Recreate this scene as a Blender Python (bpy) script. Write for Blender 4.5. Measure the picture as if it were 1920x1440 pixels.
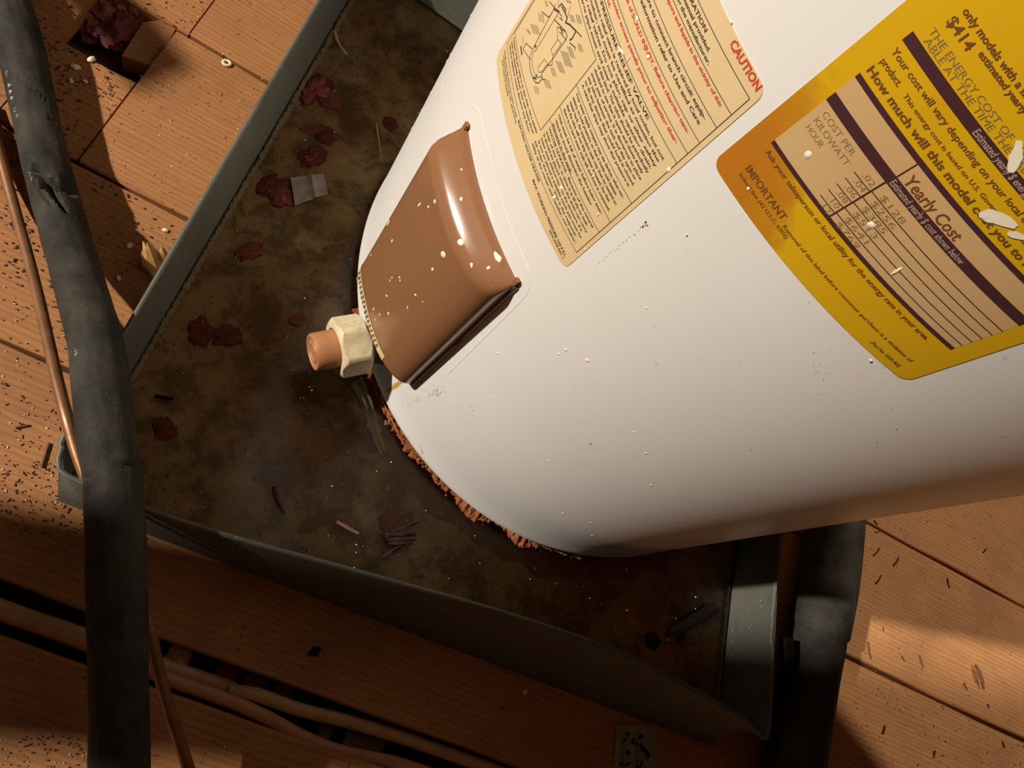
import bpy, bmesh, math, random
import numpy as np
from mathutils import Vector, Matrix, noise

for o in list(bpy.data.objects):
    bpy.data.objects.remove(o)
SC = bpy.context.scene
COL = SC.collection
rnd = random.Random(7)

# ------------------------------------------------------------------ camera
FPX = 1442.0                       # focal length in pixels of a 1920 px wide frame
S = 0.7215                         # camera height above the bottom edge of the heater jacket
ZB = 0.02                          # that edge above the pan floor
H = S + ZB
RT = 0.28                          # heater radius
CX, CY = 0.42914, 0.35521          # heater axis
down = Vector((-680.0, -464.0, -FPX)).normalized()
up = -down
wx = (Vector((1, 0, 0)) - up * up.x).normalized()
wy = up.cross(wx)
ROT = Matrix((wx, wy, up))         # camera space -> world space
cam_d = bpy.data.cameras.new('camera')
cam_d.sensor_width = 36.0
cam_d.lens = 36.0 * FPX / 1920.0
cam_d.clip_start = 0.01
cam = bpy.data.objects.new('camera', cam_d)
cam.matrix_world = Matrix.Translation((0, 0, H)) @ ROT.to_4x4()
COL.objects.link(cam)
SC.camera = cam

# ------------------------------------------------------------------ world, lamps, exposure
SC.view_settings.view_transform = 'Standard'
SC.view_settings.look = 'None'
SC.view_settings.gamma = 1.0
SC.view_settings.use_curve_mapping = False
SC.view_settings.exposure = 0.0
wld = bpy.data.worlds.new('attic_gloom')
SC.world = wld
wld.use_nodes = True
bg = wld.node_tree.nodes['Background']
bg.inputs[0].default_value = (1.0, 0.66, 0.48, 1)
bg.inputs[1].default_value = 0.029


def lamp(name, loc, power, radius, color):
    d = bpy.data.lights.new(name, 'POINT')
    d.energy = power
    d.shadow_soft_size = radius
    d.color = color
    o = bpy.data.objects.new(name, d)
    o.location = loc
    COL.objects.link(o)
    return o


AZ_A = math.radians(173.6)
LAMP_A = Vector((CX + 9.0 * math.cos(AZ_A), CY + 9.0 * math.sin(AZ_A), 6.6))
lamp('work_lamp', LAMP_A, 7100.0, 0.16, (1.0, 0.92, 0.805))
AZ_B = math.radians(6.0)
LAMP_B = Vector((CX + 4.4 * math.cos(AZ_B), CY + 4.4 * math.sin(AZ_B), 7.5))
lamp('attic_bulb', LAMP_B, 1420.0, 0.07, (1.0, 0.83, 0.62))


# ------------------------------------------------------------------ helpers
def ray(px, py):
    return ROT @ Vector((px - 960.0, -(py - 720.0), -FPX))


def at(px, py, z=0.0):
    """world point at height z seen at a pixel of the photograph"""
    r = ray(px, py)
    t = (H - z) / -r.z
    return Vector((r.x * t, r.y * t, z))


def cyl(th, v, e=0.0):
    """point on the heater jacket: degrees, metres above its bottom edge, metres off the surface"""
    t = math.radians(th)
    return Vector((CX + (RT + e) * math.cos(t), CY + (RT + e) * math.sin(t), ZB + v))


def cyl_at(px, py, R=RT):
    """pixel -> (theta, v) on the jacket"""
    r = ray(px, py)
    a = r.x * r.x + r.y * r.y
    b = -2 * (r.x * CX + r.y * CY)
    q = CX * CX + CY * CY - R * R
    D = max(b * b - 4 * a * q, 0)
    t = (-b - math.sqrt(D)) / (2 * a)
    return math.degrees(math.atan2(r.y * t - CY, r.x * t - CX)), S + r.z * t


def link(name, me, mat=None, parent=None, smooth=True):
    o = bpy.data.objects.new(name, me)
    COL.objects.link(o)
    if mat is not None:
        me.materials.clear()
        me.materials.append(mat)
    if smooth:
        me.polygons.foreach_set('use_smooth', [True] * len(me.polygons))
        try:
            me.set_sharp_from_angle(angle=math.radians(40))
        except Exception:
            pass
    if parent is not None:
        o.parent = parent
    return o


def mesh(name, verts, faces):
    me = bpy.data.meshes.new(name)
    me.from_pydata([tuple(v) for v in verts], [], faces)
    me.update()
    return me


def tag(o, label=None, cat=None, group=None, kind=None):
    if label: o['label'] = label
    if cat: o['category'] = cat
    if group: o['group'] = group
    if kind: o['kind'] = kind
    return o


def empty(name, loc=(0, 0, 0)):
    o = bpy.data.objects.new(name, None)
    o.location = loc
    o.empty_display_size = 0.05
    COL.objects.link(o)
    return o


def fix_normals(me):
    bm = bmesh.new(); bm.from_mesh(me)
    bmesh.ops.recalc_face_normals(bm, faces=bm.faces)
    bm.to_mesh(me); bm.free()
    return me


class MB:
    """collects pieces into one mesh"""
    def __init__(s):
        s.v, s.f = [], []

    def add(s, verts, faces):
        n = len(s.v)
        s.v += [tuple(v) for v in verts]
        s.f += [tuple(i + n for i in f) for f in faces]

    def box(s, c, sx, sy, sz, rz=0.0, m=None):
        ca, sa = math.cos(rz), math.sin(rz)
        vs = []
        for z in (-sz / 2, sz / 2):
            for x, y in ((-sx / 2, -sy / 2), (sx / 2, -sy / 2), (sx / 2, sy / 2), (-sx / 2, sy / 2)):
                p = Vector((x, y, z))
                if m is not None:
                    p = m @ p
                else:
                    p = Vector((x * ca - y * sa, x * sa + y * ca, z))
                vs.append(Vector(c) + p)
        s.add(vs, [(3, 2, 1, 0), (4, 5, 6, 7), (0, 1, 5, 4), (1, 2, 6, 5), (2, 3, 7, 6), (3, 0, 4, 7)])

    def blob(s, c, a, b, h, rz=0.0, n=7, jag=0.15, m=None):
        """low rounded speck lying on a surface: a ring, a smaller raised ring and a tip"""
        vs = []
        for k in range(n):
            t = 2 * math.pi * k / n
            j = 1 + rnd.uniform(-jag, jag)
            vs.append((a * j * math.cos(t), b * j * math.sin(t), 0))
        for k in range(n):
            x, y, _ = vs[k]
            vs.append((x * .75, y * .75, h * .75))
        vs.append((0, 0, h))
        out = []
        ca, sa = math.cos(rz), math.sin(rz)
        for x, y, z in vs:
            p = Vector((x * ca - y * sa, x * sa + y * ca, z))
            out.append(Vector(c) + (m @ p if m is not None else p))
        f = [(k, (k + 1) % n, n + (k + 1) % n, n + k) for k in range(n)]
        f += [(n + k, n + (k + 1) % n, 2 * n) for k in range(n)]
        s.add(out, f)

    def build(s, name, mat, parent=None, smooth=True):
        return link(name, mesh(name, s.v, s.f), mat, parent, smooth)


def catmull(pts, step):
    pts = [Vector(p) for p in pts]
    P = [pts[0] * 2 - pts[1]] + pts + [pts[-1] * 2 - pts[-2]]
    out = []
    for i in range(1, len(P) - 2):
        n = max(2, int((P[i + 1] - P[i]).length / step))
        for k in range(n):
            t = k / n
            a, b, c, d = P[i - 1], P[i], P[i + 1], P[i + 2]
            out.append(0.5 * ((2 * b) + (c - a) * t + (2 * a - 5 * b + 4 * c - d) * t * t + (3 * b - a - 3 * c + d) * t ** 3))
    out.append(P[-2])
    return out


def tube(path, rad, n=24, caps=True, refup=Vector((0, 0, 1))):
    """rad(s, phi) -> radius; phi measured from straight up. returns verts, faces and the frames"""
    vs, fs, frames = [], [], []
    s = 0.0
    for i, p in enumerate(path):
        d = (path[min(i + 1, len(path) - 1)] - path[max(i - 1, 0)]).normalized()
        if i: s += (p - path[i - 1]).length
        side = d.cross(refup).normalized()
        u = side.cross(d)
        frames.append((s, p, d, side, u))
        for k in range(n):
            ph = 2 * math.pi * k / n
            r = rad(s, ph) if callable(rad) else rad
            vs.append(p + (u * math.cos(ph) + side * math.sin(ph)) * r)
    m = len(path)
    for i in range(m - 1):
        for k in range(n):
            a, b = i * n + k, i * n + (k + 1) % n
            fs.append((a, b, b + n, a + n))
    if caps:
        fs.append(tuple(range(n - 1, -1, -1)))
        fs.append(tuple((m - 1) * n + k for k in range(n)))
    return vs, fs, frames


def lathe(profile, n, center=(0, 0, 0), axis=None):
    """profile: (r, h) list; revolve about axis matrix (3x3, columns side, up2, axis)"""
    vs, fs = [], []
    for r, h in profile:
        for k in range(n):
            t = 2 * math.pi * k / n
            p = Vector((r * math.cos(t), r * math.sin(t), h))
            if axis is not None: p = axis @ p
            vs.append(Vector(center) + p)
    for i in range(len(profile) - 1):
        for k in range(n):
            a, b = i * n + k, i * n + (k + 1) % n
            fs.append((a, b, b + n, a + n))
    return vs, fs


def solid(verts2, z0, z1):
    n = len(verts2)
    vs = [(x, y, z0) for x, y in verts2] + [(x, y, z1) for x, y in verts2]
    fs = [tuple(range(n - 1, -1, -1)), tuple(range(n, 2 * n))]
    fs += [(k, (k + 1) % n, n + (k + 1) % n, n + k) for k in range(n)]
    return vs, fs


# ------------------------------------------------------------------ materials
class NT:
    def __init__(s, name):
        s.m = bpy.data.materials.new(name)
        s.m.use_nodes = True
        s.t = s.m.node_tree
        s.b = s.t.nodes['Principled BSDF']

    def n(s, typ, **kw):
        o = s.t.nodes.new(typ)
        for k, v in kw.items():
            if k in o.inputs: o.inputs[k].default_value = v
            else: setattr(o, k, v)
        return o

    def l(s, a, b):
        s.t.links.new(a, b)

    def ramp(s, src, stops):
        r = s.t.nodes.new('ShaderNodeValToRGB')
        e = r.color_ramp.elements
        while len(e) < len(stops): e.new(0.5)
        for i, (p, c) in enumerate(stops):
            e[i].position = p
            e[i].color = (c, c, c, 1) if isinstance(c, (int, float)) else (*c, 1)
        s.l(src, r.inputs[0])
        return r.outputs[0]

    def mix(s, fac, a, b, mode='MIX'):
        x = s.t.nodes.new('ShaderNodeMix')
        x.data_type = 'RGBA'; x.blend_type = mode
        for sock, val in ((x.inputs[0], fac), (x.inputs[6], a), (x.inputs[7], b)):
            if isinstance(val, bpy.types.NodeSocket): s.l(val, sock)
            elif isinstance(val, (int, float)): sock.default_value = val
            else: sock.default_value = (*val, 1)
        return x.outputs[2]

    def coord(s, which='Object', scale=(1, 1, 1), rot=(0, 0, 0)):
        c = s.t.nodes.new('ShaderNodeTexCoord')
        m = s.t.nodes.new('ShaderNodeMapping')
        m.inputs['Scale'].default_value = scale
        m.inputs['Rotation'].default_value = rot
        s.l(c.outputs[which], m.inputs['Vector'])
        return m.outputs[0]

    def noise(s, vec, scale, detail=6, rough=.6, dist=0.0):
        x = s.n('ShaderNodeTexNoise', Scale=scale, Detail=detail, Roughness=rough, Distortion=dist)
        s.l(vec, x.inputs['Vector'])
        return x.outputs['Fac']

    def bump(s, h, strength=.3, dist=.001, prev=None):
        x = s.n('ShaderNodeBump', Strength=strength, Distance=dist)
        s.l(h, x.inputs['Height'])
        if prev is not None: s.l(prev, x.inputs['Normal'])
        s.l(x.outputs[0], s.b.inputs['Normal'])
        return x.outputs[0]

    def set(s, **kw):
        for k, v in kw.items():
            i = s.b.inputs[k.replace('_', ' ')]
            if isinstance(v, bpy.types.NodeSocket): s.l(v, i)
            elif isinstance(v, tuple) and len(v) == 3: i.default_value = (*v, 1)
            else: i.default_value = v
        return s


def plain(name, col, rough=.5, metal=0.0, var=.25, scale=40.0, bump=0.0, which='Object'):
    t = NT(name)
    v = t.coord(which)
    f = t.noise(v, scale)
    dark = tuple(c * (1 - var) for c in col)
    lite = tuple(min(1, c * (1 + var)) for c in col)
    t.set(Base_Color=t.mix(f, dark, lite), Roughness=rough, Metallic=metal)
    if bump: t.bump(f, bump, .001)
    return t.m


def wood_mat(name, c0, c1, c2, saw=True):
    t = NT(name)
    oi = t.n('ShaderNodeObjectInfo')
    co = t.t.nodes.new('ShaderNodeTexCoord')
    add = t.n('ShaderNodeVectorMath', operation='ADD')
    t.l(co.outputs['Object'], add.inputs[0])
    sc = t.n('ShaderNodeVectorMath', operation='SCALE')
    sc.inputs[0].default_value = (3.1, 1.7, 0.9)
    t.l(oi.outputs['Random'], sc.inputs['Scale'])
    t.l(sc.outputs[0], add.inputs[1])
    def mp(scale):
        m = t.n('ShaderNodeMapping'); m.inputs['Scale'].default_value = scale
        t.l(add.outputs[0], m.inputs['Vector']); return m.outputs[0]
    g = t.noise(mp((2.2, 26, 26)), 3.0, 4, .55, .9)          # broad growth rings
    fine = t.noise(mp((7, 260, 200)), 2.0, 4, .6)            # fine fibres
    wv = t.n('ShaderNodeTexWave', wave_type='BANDS', bands_direction='Y')
    wv.inputs['Scale'].default_value = 55; wv.inputs['Distortion'].default_value = 6.5
    wv.inputs['Detail'].default_value = 3; wv.inputs['Detail Scale'].default_value = .7
    t.l(mp((.16, 1, 1)), wv.inputs['Vector'])
    rings = t.ramp(wv.outputs['Fac'], [(0.0, 0), (.55, .25), (1, 1)])
    col = t.mix(g, c0, c1)
    fx = t.n('ShaderNodeMath', operation='MULTIPLY'); fx.inputs[1].default_value = .5
    t.l(rings, fx.inputs[0])
    col = t.mix(fx.outputs[0], col, c2)
    col = t.mix(t.ramp(fine, [(.35, .28), (.6, 0)]), col, tuple(c * .45 for c in c0))
    dirt = t.noise(mp((1, 1, 1)), 7.0, 7, .65)
    col = t.mix(t.ramp(dirt, [(.50, 0), (.78, .55)]), col, tuple(c * .33 for c in c0))
    vor = t.n('ShaderNodeTexVoronoi', Scale=3.4); t.l(mp((.7, 1.35, 1)), vor.inputs['Vector'])
    col = t.mix(t.ramp(vor.outputs['Distance'], [(.02, .8), (.09, 0)]), col, tuple(c * .22 for c in c0))   # knots
    spk = t.noise(mp((1, 1, 1)), 240.0, 2, .5)
    col = t.mix(t.ramp(spk, [(.66, 0), (.74, .75)]), col, tuple(c * .18 for c in c0))
    t.set(Base_Color=col, Roughness=.72)
    b = t.bump(rings, .25, .0006)
    b = t.bump(fine, .35, .0006, b)
    t.bump(dirt, .25, .001, b)
    return t.m


M = {}
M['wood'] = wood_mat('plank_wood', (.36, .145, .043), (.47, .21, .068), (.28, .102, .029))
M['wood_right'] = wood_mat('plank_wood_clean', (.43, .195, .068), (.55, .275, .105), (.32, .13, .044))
M['wood_raw'] = plain('raw_wood', (.62, .36, .13), .65, 0, .3, 90, .4)
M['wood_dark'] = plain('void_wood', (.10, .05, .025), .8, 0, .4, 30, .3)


def enamel():
    t = NT('white_enamel')
    v = t.coord('Object')
    mott = t.noise(v, 9, 5, .6)
    col = t.mix(t.ramp(mott, [(.3, 0), (.75, .35)]), (.80, .775, .74), (.70, .665, .61))
    sp = t.noise(v, 260, 2, .5)
    col = t.mix(t.ramp(sp, [(.74, 0), (.79, .6)]), col, (.35, .25, .17))
    t.set(Base_Color=col, Roughness=.33)
    t.b.inputs['Specular IOR Level'].default_value = .45
    t.bump(mott, .06, .001)
    return t.m


M['enamel'] = enamel()


def pan_metal():
    t = NT('dull_galvanised_metal')
    v = t.coord('Object')
    st = t.noise(t.coord('Object', (6, 6, 90)), 6, 5, .65)
    m2 = t.noise(v, 18, 7, .65)
    col = t.mix(st, (.090, .090, .074), (.150, .148, .122))
    col = t.mix(t.ramp(m2, [(.48, 0), (.75, .6)]), col, (.085, .068, .042))
    sp = t.noise(v, 330, 2, .5)
    col = t.mix(t.ramp(sp, [(.70, 0), (.75, 1)]), col, (.50, .48, .40))
    t.set(Base_Color=col, Roughness=.6, Metallic=.15)
    t.b.inputs['Specular IOR Level'].default_value = .25
    t.bump(m2, .2, .001)
    return t.m


M['pan'] = pan_metal()


def pan_floor_mat():
    t = NT('rusty_pan_floor')
    v = t.coord('Object')
    big = t.noise(v, 7, 8, .62, .6)
    mid = t.noise(v, 26, 8, .7, .3)
    fin = t.noise(v, 150, 4, .65)
    col = t.ramp(big, [(.30, (.16, .092, .040)), (.46, (.31, .20, .098)), (.58, (.42, .315, .175)), (.72, (.49, .42, .28))])
    col = t.mix(t.ramp(mid, [(.42, .7), (.55, 0)]), col, (.085, .046, .020))
    rust = t.noise(v, 13, 6, .7, 1.0)
    col = t.mix(t.ramp(rust, [(.55, 0), (.72, .6)]), col, (.20, .085, .028))
    col = t.mix(t.ramp(fin, [(.60, 0), (.70, .55)]), col, (.30, .24, .14))
    col = t.mix(t.ramp(fin, [(.30, .7), (.40, 0)]), col, (.03, .018, .010))
    t.set(Base_Color=col, Roughness=.6)
    t.b.inputs['Specular IOR Level'].default_value = .3
    b = t.bump(mid, .4, .002)
    t.bump(fin, .4, .001, b)
    return t.m


M['pan_floor'] = pan_floor_mat()


def water_mat():
    t = NT('shallow_water')
    nt = t.t
    tr = t.n('ShaderNodeBsdfTransparent'); tr.inputs[0].default_value = (.93, .89, .80, 1)
    gl = t.n('ShaderNodeBsdfGlossy', Roughness=.14)
    fr = t.n('ShaderNodeFresnel', IOR=1.33)
    w = t.noise(t.coord('Object'), 30, 2, .5)
    bp = t.n('ShaderNodeBump', Strength=.10, Distance=.003); t.l(w, bp.inputs['Height'])
    t.l(bp.outputs[0], gl.inputs['Normal']); t.l(bp.outputs[0], fr.inputs['Normal'])
    mx = t.n('ShaderNodeMixShader')
    t.l(fr.outputs[0], mx.inputs[0]); t.l(tr.outputs[0], mx.inputs[1]); t.l(gl.outputs[0], mx.inputs[2])
    t.l(mx.outputs[0], nt.nodes['Material Output'].inputs['Surface'])
    return t.m


M['water'] = water_mat()


def film_mat():
    t = NT('clear_film')
    tr = t.n('ShaderNodeBsdfTransparent'); tr.inputs[0].default_value = (.86, .82, .72, 1)
    df = t.n('ShaderNodeBsdfDiffuse'); df.inputs[0].default_value = (.42, .31, .17, 1)
    gl = t.n('ShaderNodeBsdfGlossy', Roughness=.12)
    m1 = t.n('ShaderNodeMixShader'); m1.inputs[0].default_value = .07
    t.l(tr.outputs[0], m1.inputs[1]); t.l(df.outputs[0], m1.inputs[2])
    m2 = t.n('ShaderNodeMixShader'); m2.inputs[0].default_value = .10
    t.l(m1.outputs[0], m2.inputs[1]); t.l(gl.outputs[0], m2.inputs[2])
    t.l(m2.outputs[0], t.t.nodes['Material Output'].inputs['Surface'])
    return t.m


M['film'] = film_mat()


def foam_mat():
    t = NT('black_foam_rubber')
    v = t.coord('Object')
    a = t.noise(v, 22, 7, .65)
    b = t.noise(v, 300, 5, .7)
    col = t.mix(t.ramp(a, [(.38, 0), (.66, 1)]), (.020, .018, .0155), (.052, .046, .036))
    col = t.mix(t.ramp(b, [(.62, 0), (.74, .75)]), col, (.15, .125, .085))
    col = t.mix(t.ramp(b, [(.28, .6), (.36, 0)]), col, (.008, .007, .006))
    t.set(Base_Color=col, Roughness=.7)
    t.b.inputs['Specular IOR Level'].default_value = .18
    n = t.bump(a, .5, .004)
    t.bump(b, .5, .0006, n)
    return t.m


M['foam'] = foam_mat()


def copper_mat():
    t = NT('tarnished_copper')
    v = t.coord('Object', (8, 8, 8))
    a = t.noise(v, 6, 6, .6)
    t.set(Base_Color=t.mix(t.ramp(a, [(.35, 0), (.7, 1)]), (.36, .17, .080), (.17, .080, .036)), Metallic=.55,
          Roughness=t.ramp(a, [(.3, .32), (.7, .55)]))
    t.bump(a, .15, .001)
    return t.m


M['copper'] = copper_mat()


def brown_paint():
    t = NT('brown_enamel')
    v = t.coord('Object')
    a = t.noise(v, 6, 4, .5)
    d = t.noise(v, 500, 3, .6)
    col = t.mix(a, (.250, .112, .050), (.285, .132, .060))
    col = t.mix(t.ramp(d, [(.66, 0), (.72, .5)]), col, (.42, .29, .19))
    t.set(Base_Color=col, Roughness=.19)
    t.b.inputs['Specular IOR Level'].default_value = .5
    t.bump(a, .08, .002)
    return t.m


M['cover'] = brown_paint()
M['cover_edge'] = plain('dark_cover_edge', (.13, .075, .05), .28, 0, .2, 60)
M['nut'] = None


def cream_plastic():
    t = NT('cream_plastic')
    v = t.coord('Object')
    a = t.noise(v, 120, 5, .65)
    b = t.noise(v, 600, 2, .5)
    col = t.mix(t.ramp(a, [(.42, 0), (.72, .6)]), (.74, .62, .40), (.44, .33, .17))
    col = t.mix(t.ramp(b, [(.66, 0), (.72, .85)]), col, (.13, .075, .03))
    t.set(Base_Color=col, Roughness=.42)
    t.bump(a, .1, .001)
    return t.m


M['nut'] = cream_plastic()
M['cap'] = plain('tan_plastic_cap', (.42, .185, .080), .5, 0, .15, 60, .1)
M['grey_plastic_and_shade'] = plain('grey_brown_plastic_and_shade', (.12, .105, .085), .6, 0, .2, 60)  # valve body, and the plate that stands in for the nut's shade
M['rust'] = plain('orange_rust', (.21, .058, .013), .9, 0, .9, 240, .9)
M['rust_dark'] = plain('dark_rust', (.12, .042, .017), .9, 0, .7, 120, .8)
M['stain'] = plain('rust_stain', (.55, .30, .06), .6, 0, .35, 140)
M['mud_and_light'] = plain('amber_silt_and_light', (.17, .095, .036), .7, 0, .6, 70, .5)  # silt crust, and the painted patch of light in the pan


def paper(name, base, stain, amount):
    t = NT(name)
    v = t.coord('Object')
    a = t.noise(v, 11, 6, .6, .4)
    col = t.mix(t.ramp(a, [(.50, 0), (.70, amount)]), base, stain)
    t.set(Base_Color=col, Roughness=.42)
    return t.m


M['paper_cream'] = paper('cream_label_paper', (.735, .555, .300), (.66, .44, .19), .5)
M['paper_beige'] = paper('beige_label_panel', (.60, .40, .185), (.60, .33, .13), .4)


def yellow_paper():
    t = NT('yellow_label_paper')
    uv = t.n('ShaderNodeUVMap'); uv.uv_map = 'label'
    sep = t.n('ShaderNodeSeparateXYZ'); t.l(uv.outputs[0], sep.inputs[0])
    n1 = t.noise(uv.outputs[0], 5, 6, .6, .5)
    # water stain with its own shape: strongest at the lower left corner and along the left edge
    d = t.n('ShaderNodeVectorMath', operation='DISTANCE'); d.inputs[1].default_value = (0.02, -.05, 0)
    sc = t.n('ShaderNodeVectorMath', operation='MULTIPLY'); sc.inputs[1].default_value = (1.0, .55, 0)
    t.l(uv.outputs[0], sc.inputs[0]); t.l(sc.outputs[0], d.inputs[0])
    s1 = t.n('ShaderNodeMath', operation='SUBTRACT'); t.l(d.outputs['Value'], s1.inputs[0])
    k = t.n('ShaderNodeMath', operation='MULTIPLY'); k.inputs[1].default_value = .32
    t.l(n1, k.inputs[0]); t.l(k.outputs[0], s1.inputs[1])
    col = t.mix(t.ramp(s1.outputs[0], [(.0, 1), (.10, .75), (.17, 0)]), (.66, .385, .006), (.47, .17, .010))
    col = t.mix(t.ramp(n1, [(.55, 0), (.75, .35)]), col, (.50, .22, .010))
    t.set(Base_Color=col, Roughness=.38)
    return t.m


M['paper_yellow'] = yellow_paper()
M['ink_black'] = plain('black_ink', (.062, .047, .032), .6, 0, .1)
M['ink_red'] = plain('red_ink', (.56, .065, .030), .6, 0, .1)
M['ink_maroon'] = plain('maroon_ink', (.060, .018, .022), .5, 0, .1)
M['ink_brown'] = plain('brown_ink', (.17, .060, .010), .6, 0, .1)
M['ink_type'] = plain('faded_typed_ink', (.26, .175, .055), .6, 0, .2)
M['ink_white'] = plain('cream_ink', (.42, .30, .20), .6, 0, .1)
M['ink_fade'] = plain('pale_ink', (.30, .30, .27), .6, 0, .5, 300)
M['paint_white'] = plain('cream_paint_drips', (.86, .77, .60), .5, 0, .1)
M['pink'] = plain('pink_fibreglass', (.26, .080, .060), .95, 0, .6, 140, 1.0)
M['pink_deep'] = plain('soaked_pink_fibreglass', (.16, .034, .028), .85, 0, .6, 140, 1.0)
M['cable'] = plain('tan_cable_sheath', (.42, .25, .115), .5, 0, .35, 60, .3)
M['cable_red'] = plain('reddish_cable_sheath', (.42, .19, .085), .5, 0, .4, 60, .3)
M['grain'] = plain('cream_grain', (.80, .68, .46), .7, 0, .2, 200)
M['dropping'] = plain('dark_crumb', (.050, .026, .014), .8, 0, .4, 200)
M['bark'] = plain('brown_bark', (.13, .055, .022), .8, 0, .4, 150, .4)
M['tape'] = plain('grey_paper_tape', (.25, .205, .16), .7, 0, .4, 45, .3)
M['black'] = plain('black_rubber', (.010, .007, .006), .7, 0, .3, 60, .2)
M['black'].node_tree.nodes['Principled BSDF'].inputs['Specular IOR Level'].default_value = .03
M['wet'] = plain('wet_dark_bark', (.028, .014, .010), .6, 0, .4, 120, .4)
M['wet'].node_tree.nodes['Principled BSDF'].inputs['Specular IOR Level'].default_value = .08
M['straw'] = plain('pale_straw', (.48, .37, .20), .6, 0, .2, 90)
M['leaf'] = plain('dry_leaf', (.15, .060, .020), .6, 0, .5, 120, .4)


# ------------------------------------------------------------------ floor: planks over a dark joist bay
A20 = math.radians(-20)
UX, UY = math.cos(A20), math.sin(A20)


def uvp(u, v, z=0.0):
    return Vector((UX * u - UY * v, UY * u + UX * v, z))


def to_uv(p):
    return UX * p.x + UY * p.y, -UY * p.x + UX * p.y


floor = empty('floor')
tag(floor, kind='structure')


def plank(u0, u1, v0, v1, mat, dz=0.0, th=.019, wob=.0012):
    """one floorboard, its edges a little uneven, grain along local x"""
    n = max(3, int((u1 - u0) / .05))
    n = min(n, 16)
    cu, cv = (u0 + u1) / 2, (v0 + v1) / 2
    g = .0011
    rows = []
    for i in range(n + 1):
        x = u0 + (u1 - u0) * i / n - cu
        a = v0 + g + rnd.uniform(-wob, wob) - cv
        b = v1 - g + rnd.uniform(-wob, wob) - cv
        ch = .0016
        rows.append([(x, a, -th), (x, a, -ch), (x, a + ch, 0), (x, b - ch, 0), (x, b, -ch), (x, b, -th)])
    vs = [p for r in rows for p in r]
    fs = []
    for i in range(n):
        for k in range(6):
            p, q = i * 6 + k, i * 6 + (k + 1) % 6
            fs.append((p, p + 6, q + 6, q))
    fs.append((0, 1, 2, 3, 4, 5)); fs.append(tuple(n * 6 + k for k in (5, 4, 3, 2, 1, 0)))
    o = link('plank', fix_normals(mesh('plank', vs, fs)), mat, floor, False)
    o.location = uvp(cu, cv, dz)
    o.rotation_euler = (0, 0, A20)
    return o


W, WR = M['wood'], M['wood_right']
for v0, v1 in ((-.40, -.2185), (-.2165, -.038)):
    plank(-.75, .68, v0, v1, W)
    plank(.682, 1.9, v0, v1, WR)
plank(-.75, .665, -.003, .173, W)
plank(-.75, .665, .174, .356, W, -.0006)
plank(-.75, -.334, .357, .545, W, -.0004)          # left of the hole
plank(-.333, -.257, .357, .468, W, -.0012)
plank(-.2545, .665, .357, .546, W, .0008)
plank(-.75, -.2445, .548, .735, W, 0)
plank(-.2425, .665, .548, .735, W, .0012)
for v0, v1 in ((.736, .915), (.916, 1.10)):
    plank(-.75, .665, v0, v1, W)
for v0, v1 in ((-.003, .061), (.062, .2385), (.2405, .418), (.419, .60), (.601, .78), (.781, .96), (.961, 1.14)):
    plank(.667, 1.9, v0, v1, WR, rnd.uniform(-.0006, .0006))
# the dark bay below the boards: ceiling board, joists
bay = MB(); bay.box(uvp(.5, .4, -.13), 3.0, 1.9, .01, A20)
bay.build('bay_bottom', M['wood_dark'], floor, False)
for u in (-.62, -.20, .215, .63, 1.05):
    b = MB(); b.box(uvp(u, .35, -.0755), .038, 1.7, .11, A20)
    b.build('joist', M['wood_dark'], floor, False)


def tuft(c, r, mat, name, parent=None, h=.5, seed=0, flat=.25, squash=(1, 1), rz=0, n1=18, n2=9, ruffle=.45):
    """ragged lump with a wrinkled, lobed surface"""
    vs, fs = [], []
    off = Vector((seed * 7.3, seed * 3.1, seed * 1.7))
    for i in range(n2 + 1):
        ph = math.pi * i / n2
        for k in range(n1):
            t = 2 * math.pi * k / n1
            d = Vector((math.sin(ph) * math.cos(t), math.sin(ph) * math.sin(t), math.cos(ph)))
            q = 1 + ruffle * noise.noise(d * 1.6 + off) + ruffle * .6 * noise.noise(d * 4.5 + off)
            x, y, z = d.x * r * q * squash[0], d.y * r * q * squash[1], max(d.z * r * q * h, -flat * r * h)
            vs.append((x * math.cos(rz) - y * math.sin(rz), x * math.sin(rz) + y * math.cos(rz), z + flat * r * h))
    for i in range(n2):
        for k in range(n1):
            a, b = i * n1 + k, i * n1 + (k + 1) % n1
            fs.append((a, a + n1, b + n1, b))
    me = mesh(name, vs, fs)
    o = link(name, me, mat, parent)
    o.location = c
    return o


# dusty batt lying below the hole
vs, fs = [], []
NB = 40
for i in range(NB + 1):
    for j in range(NB + 1):
        u, v_ = -.40 + .22 * i / NB, .40 + .20 * j / NB
        z = -.046 + .010 * noise.noise(Vector((u * 40, v_ * 40, 3))) + .006 * noise.noise(Vector((u * 130, v_ * 130, 5)))
        vs.append(uvp(u, v_, z))
for i in range(NB):
    for j in range(NB):
        a = i * (NB + 1) + j
        fs.append((a, a + NB + 1, a + NB + 2, a + 1))
tag(link('insulation_batt', mesh('insulation_batt', vs, fs), plain('brown_insulation', (.14, .062, .040), .95, 0, .6, 90, 1.0), floor), kind='stuff')
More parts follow.
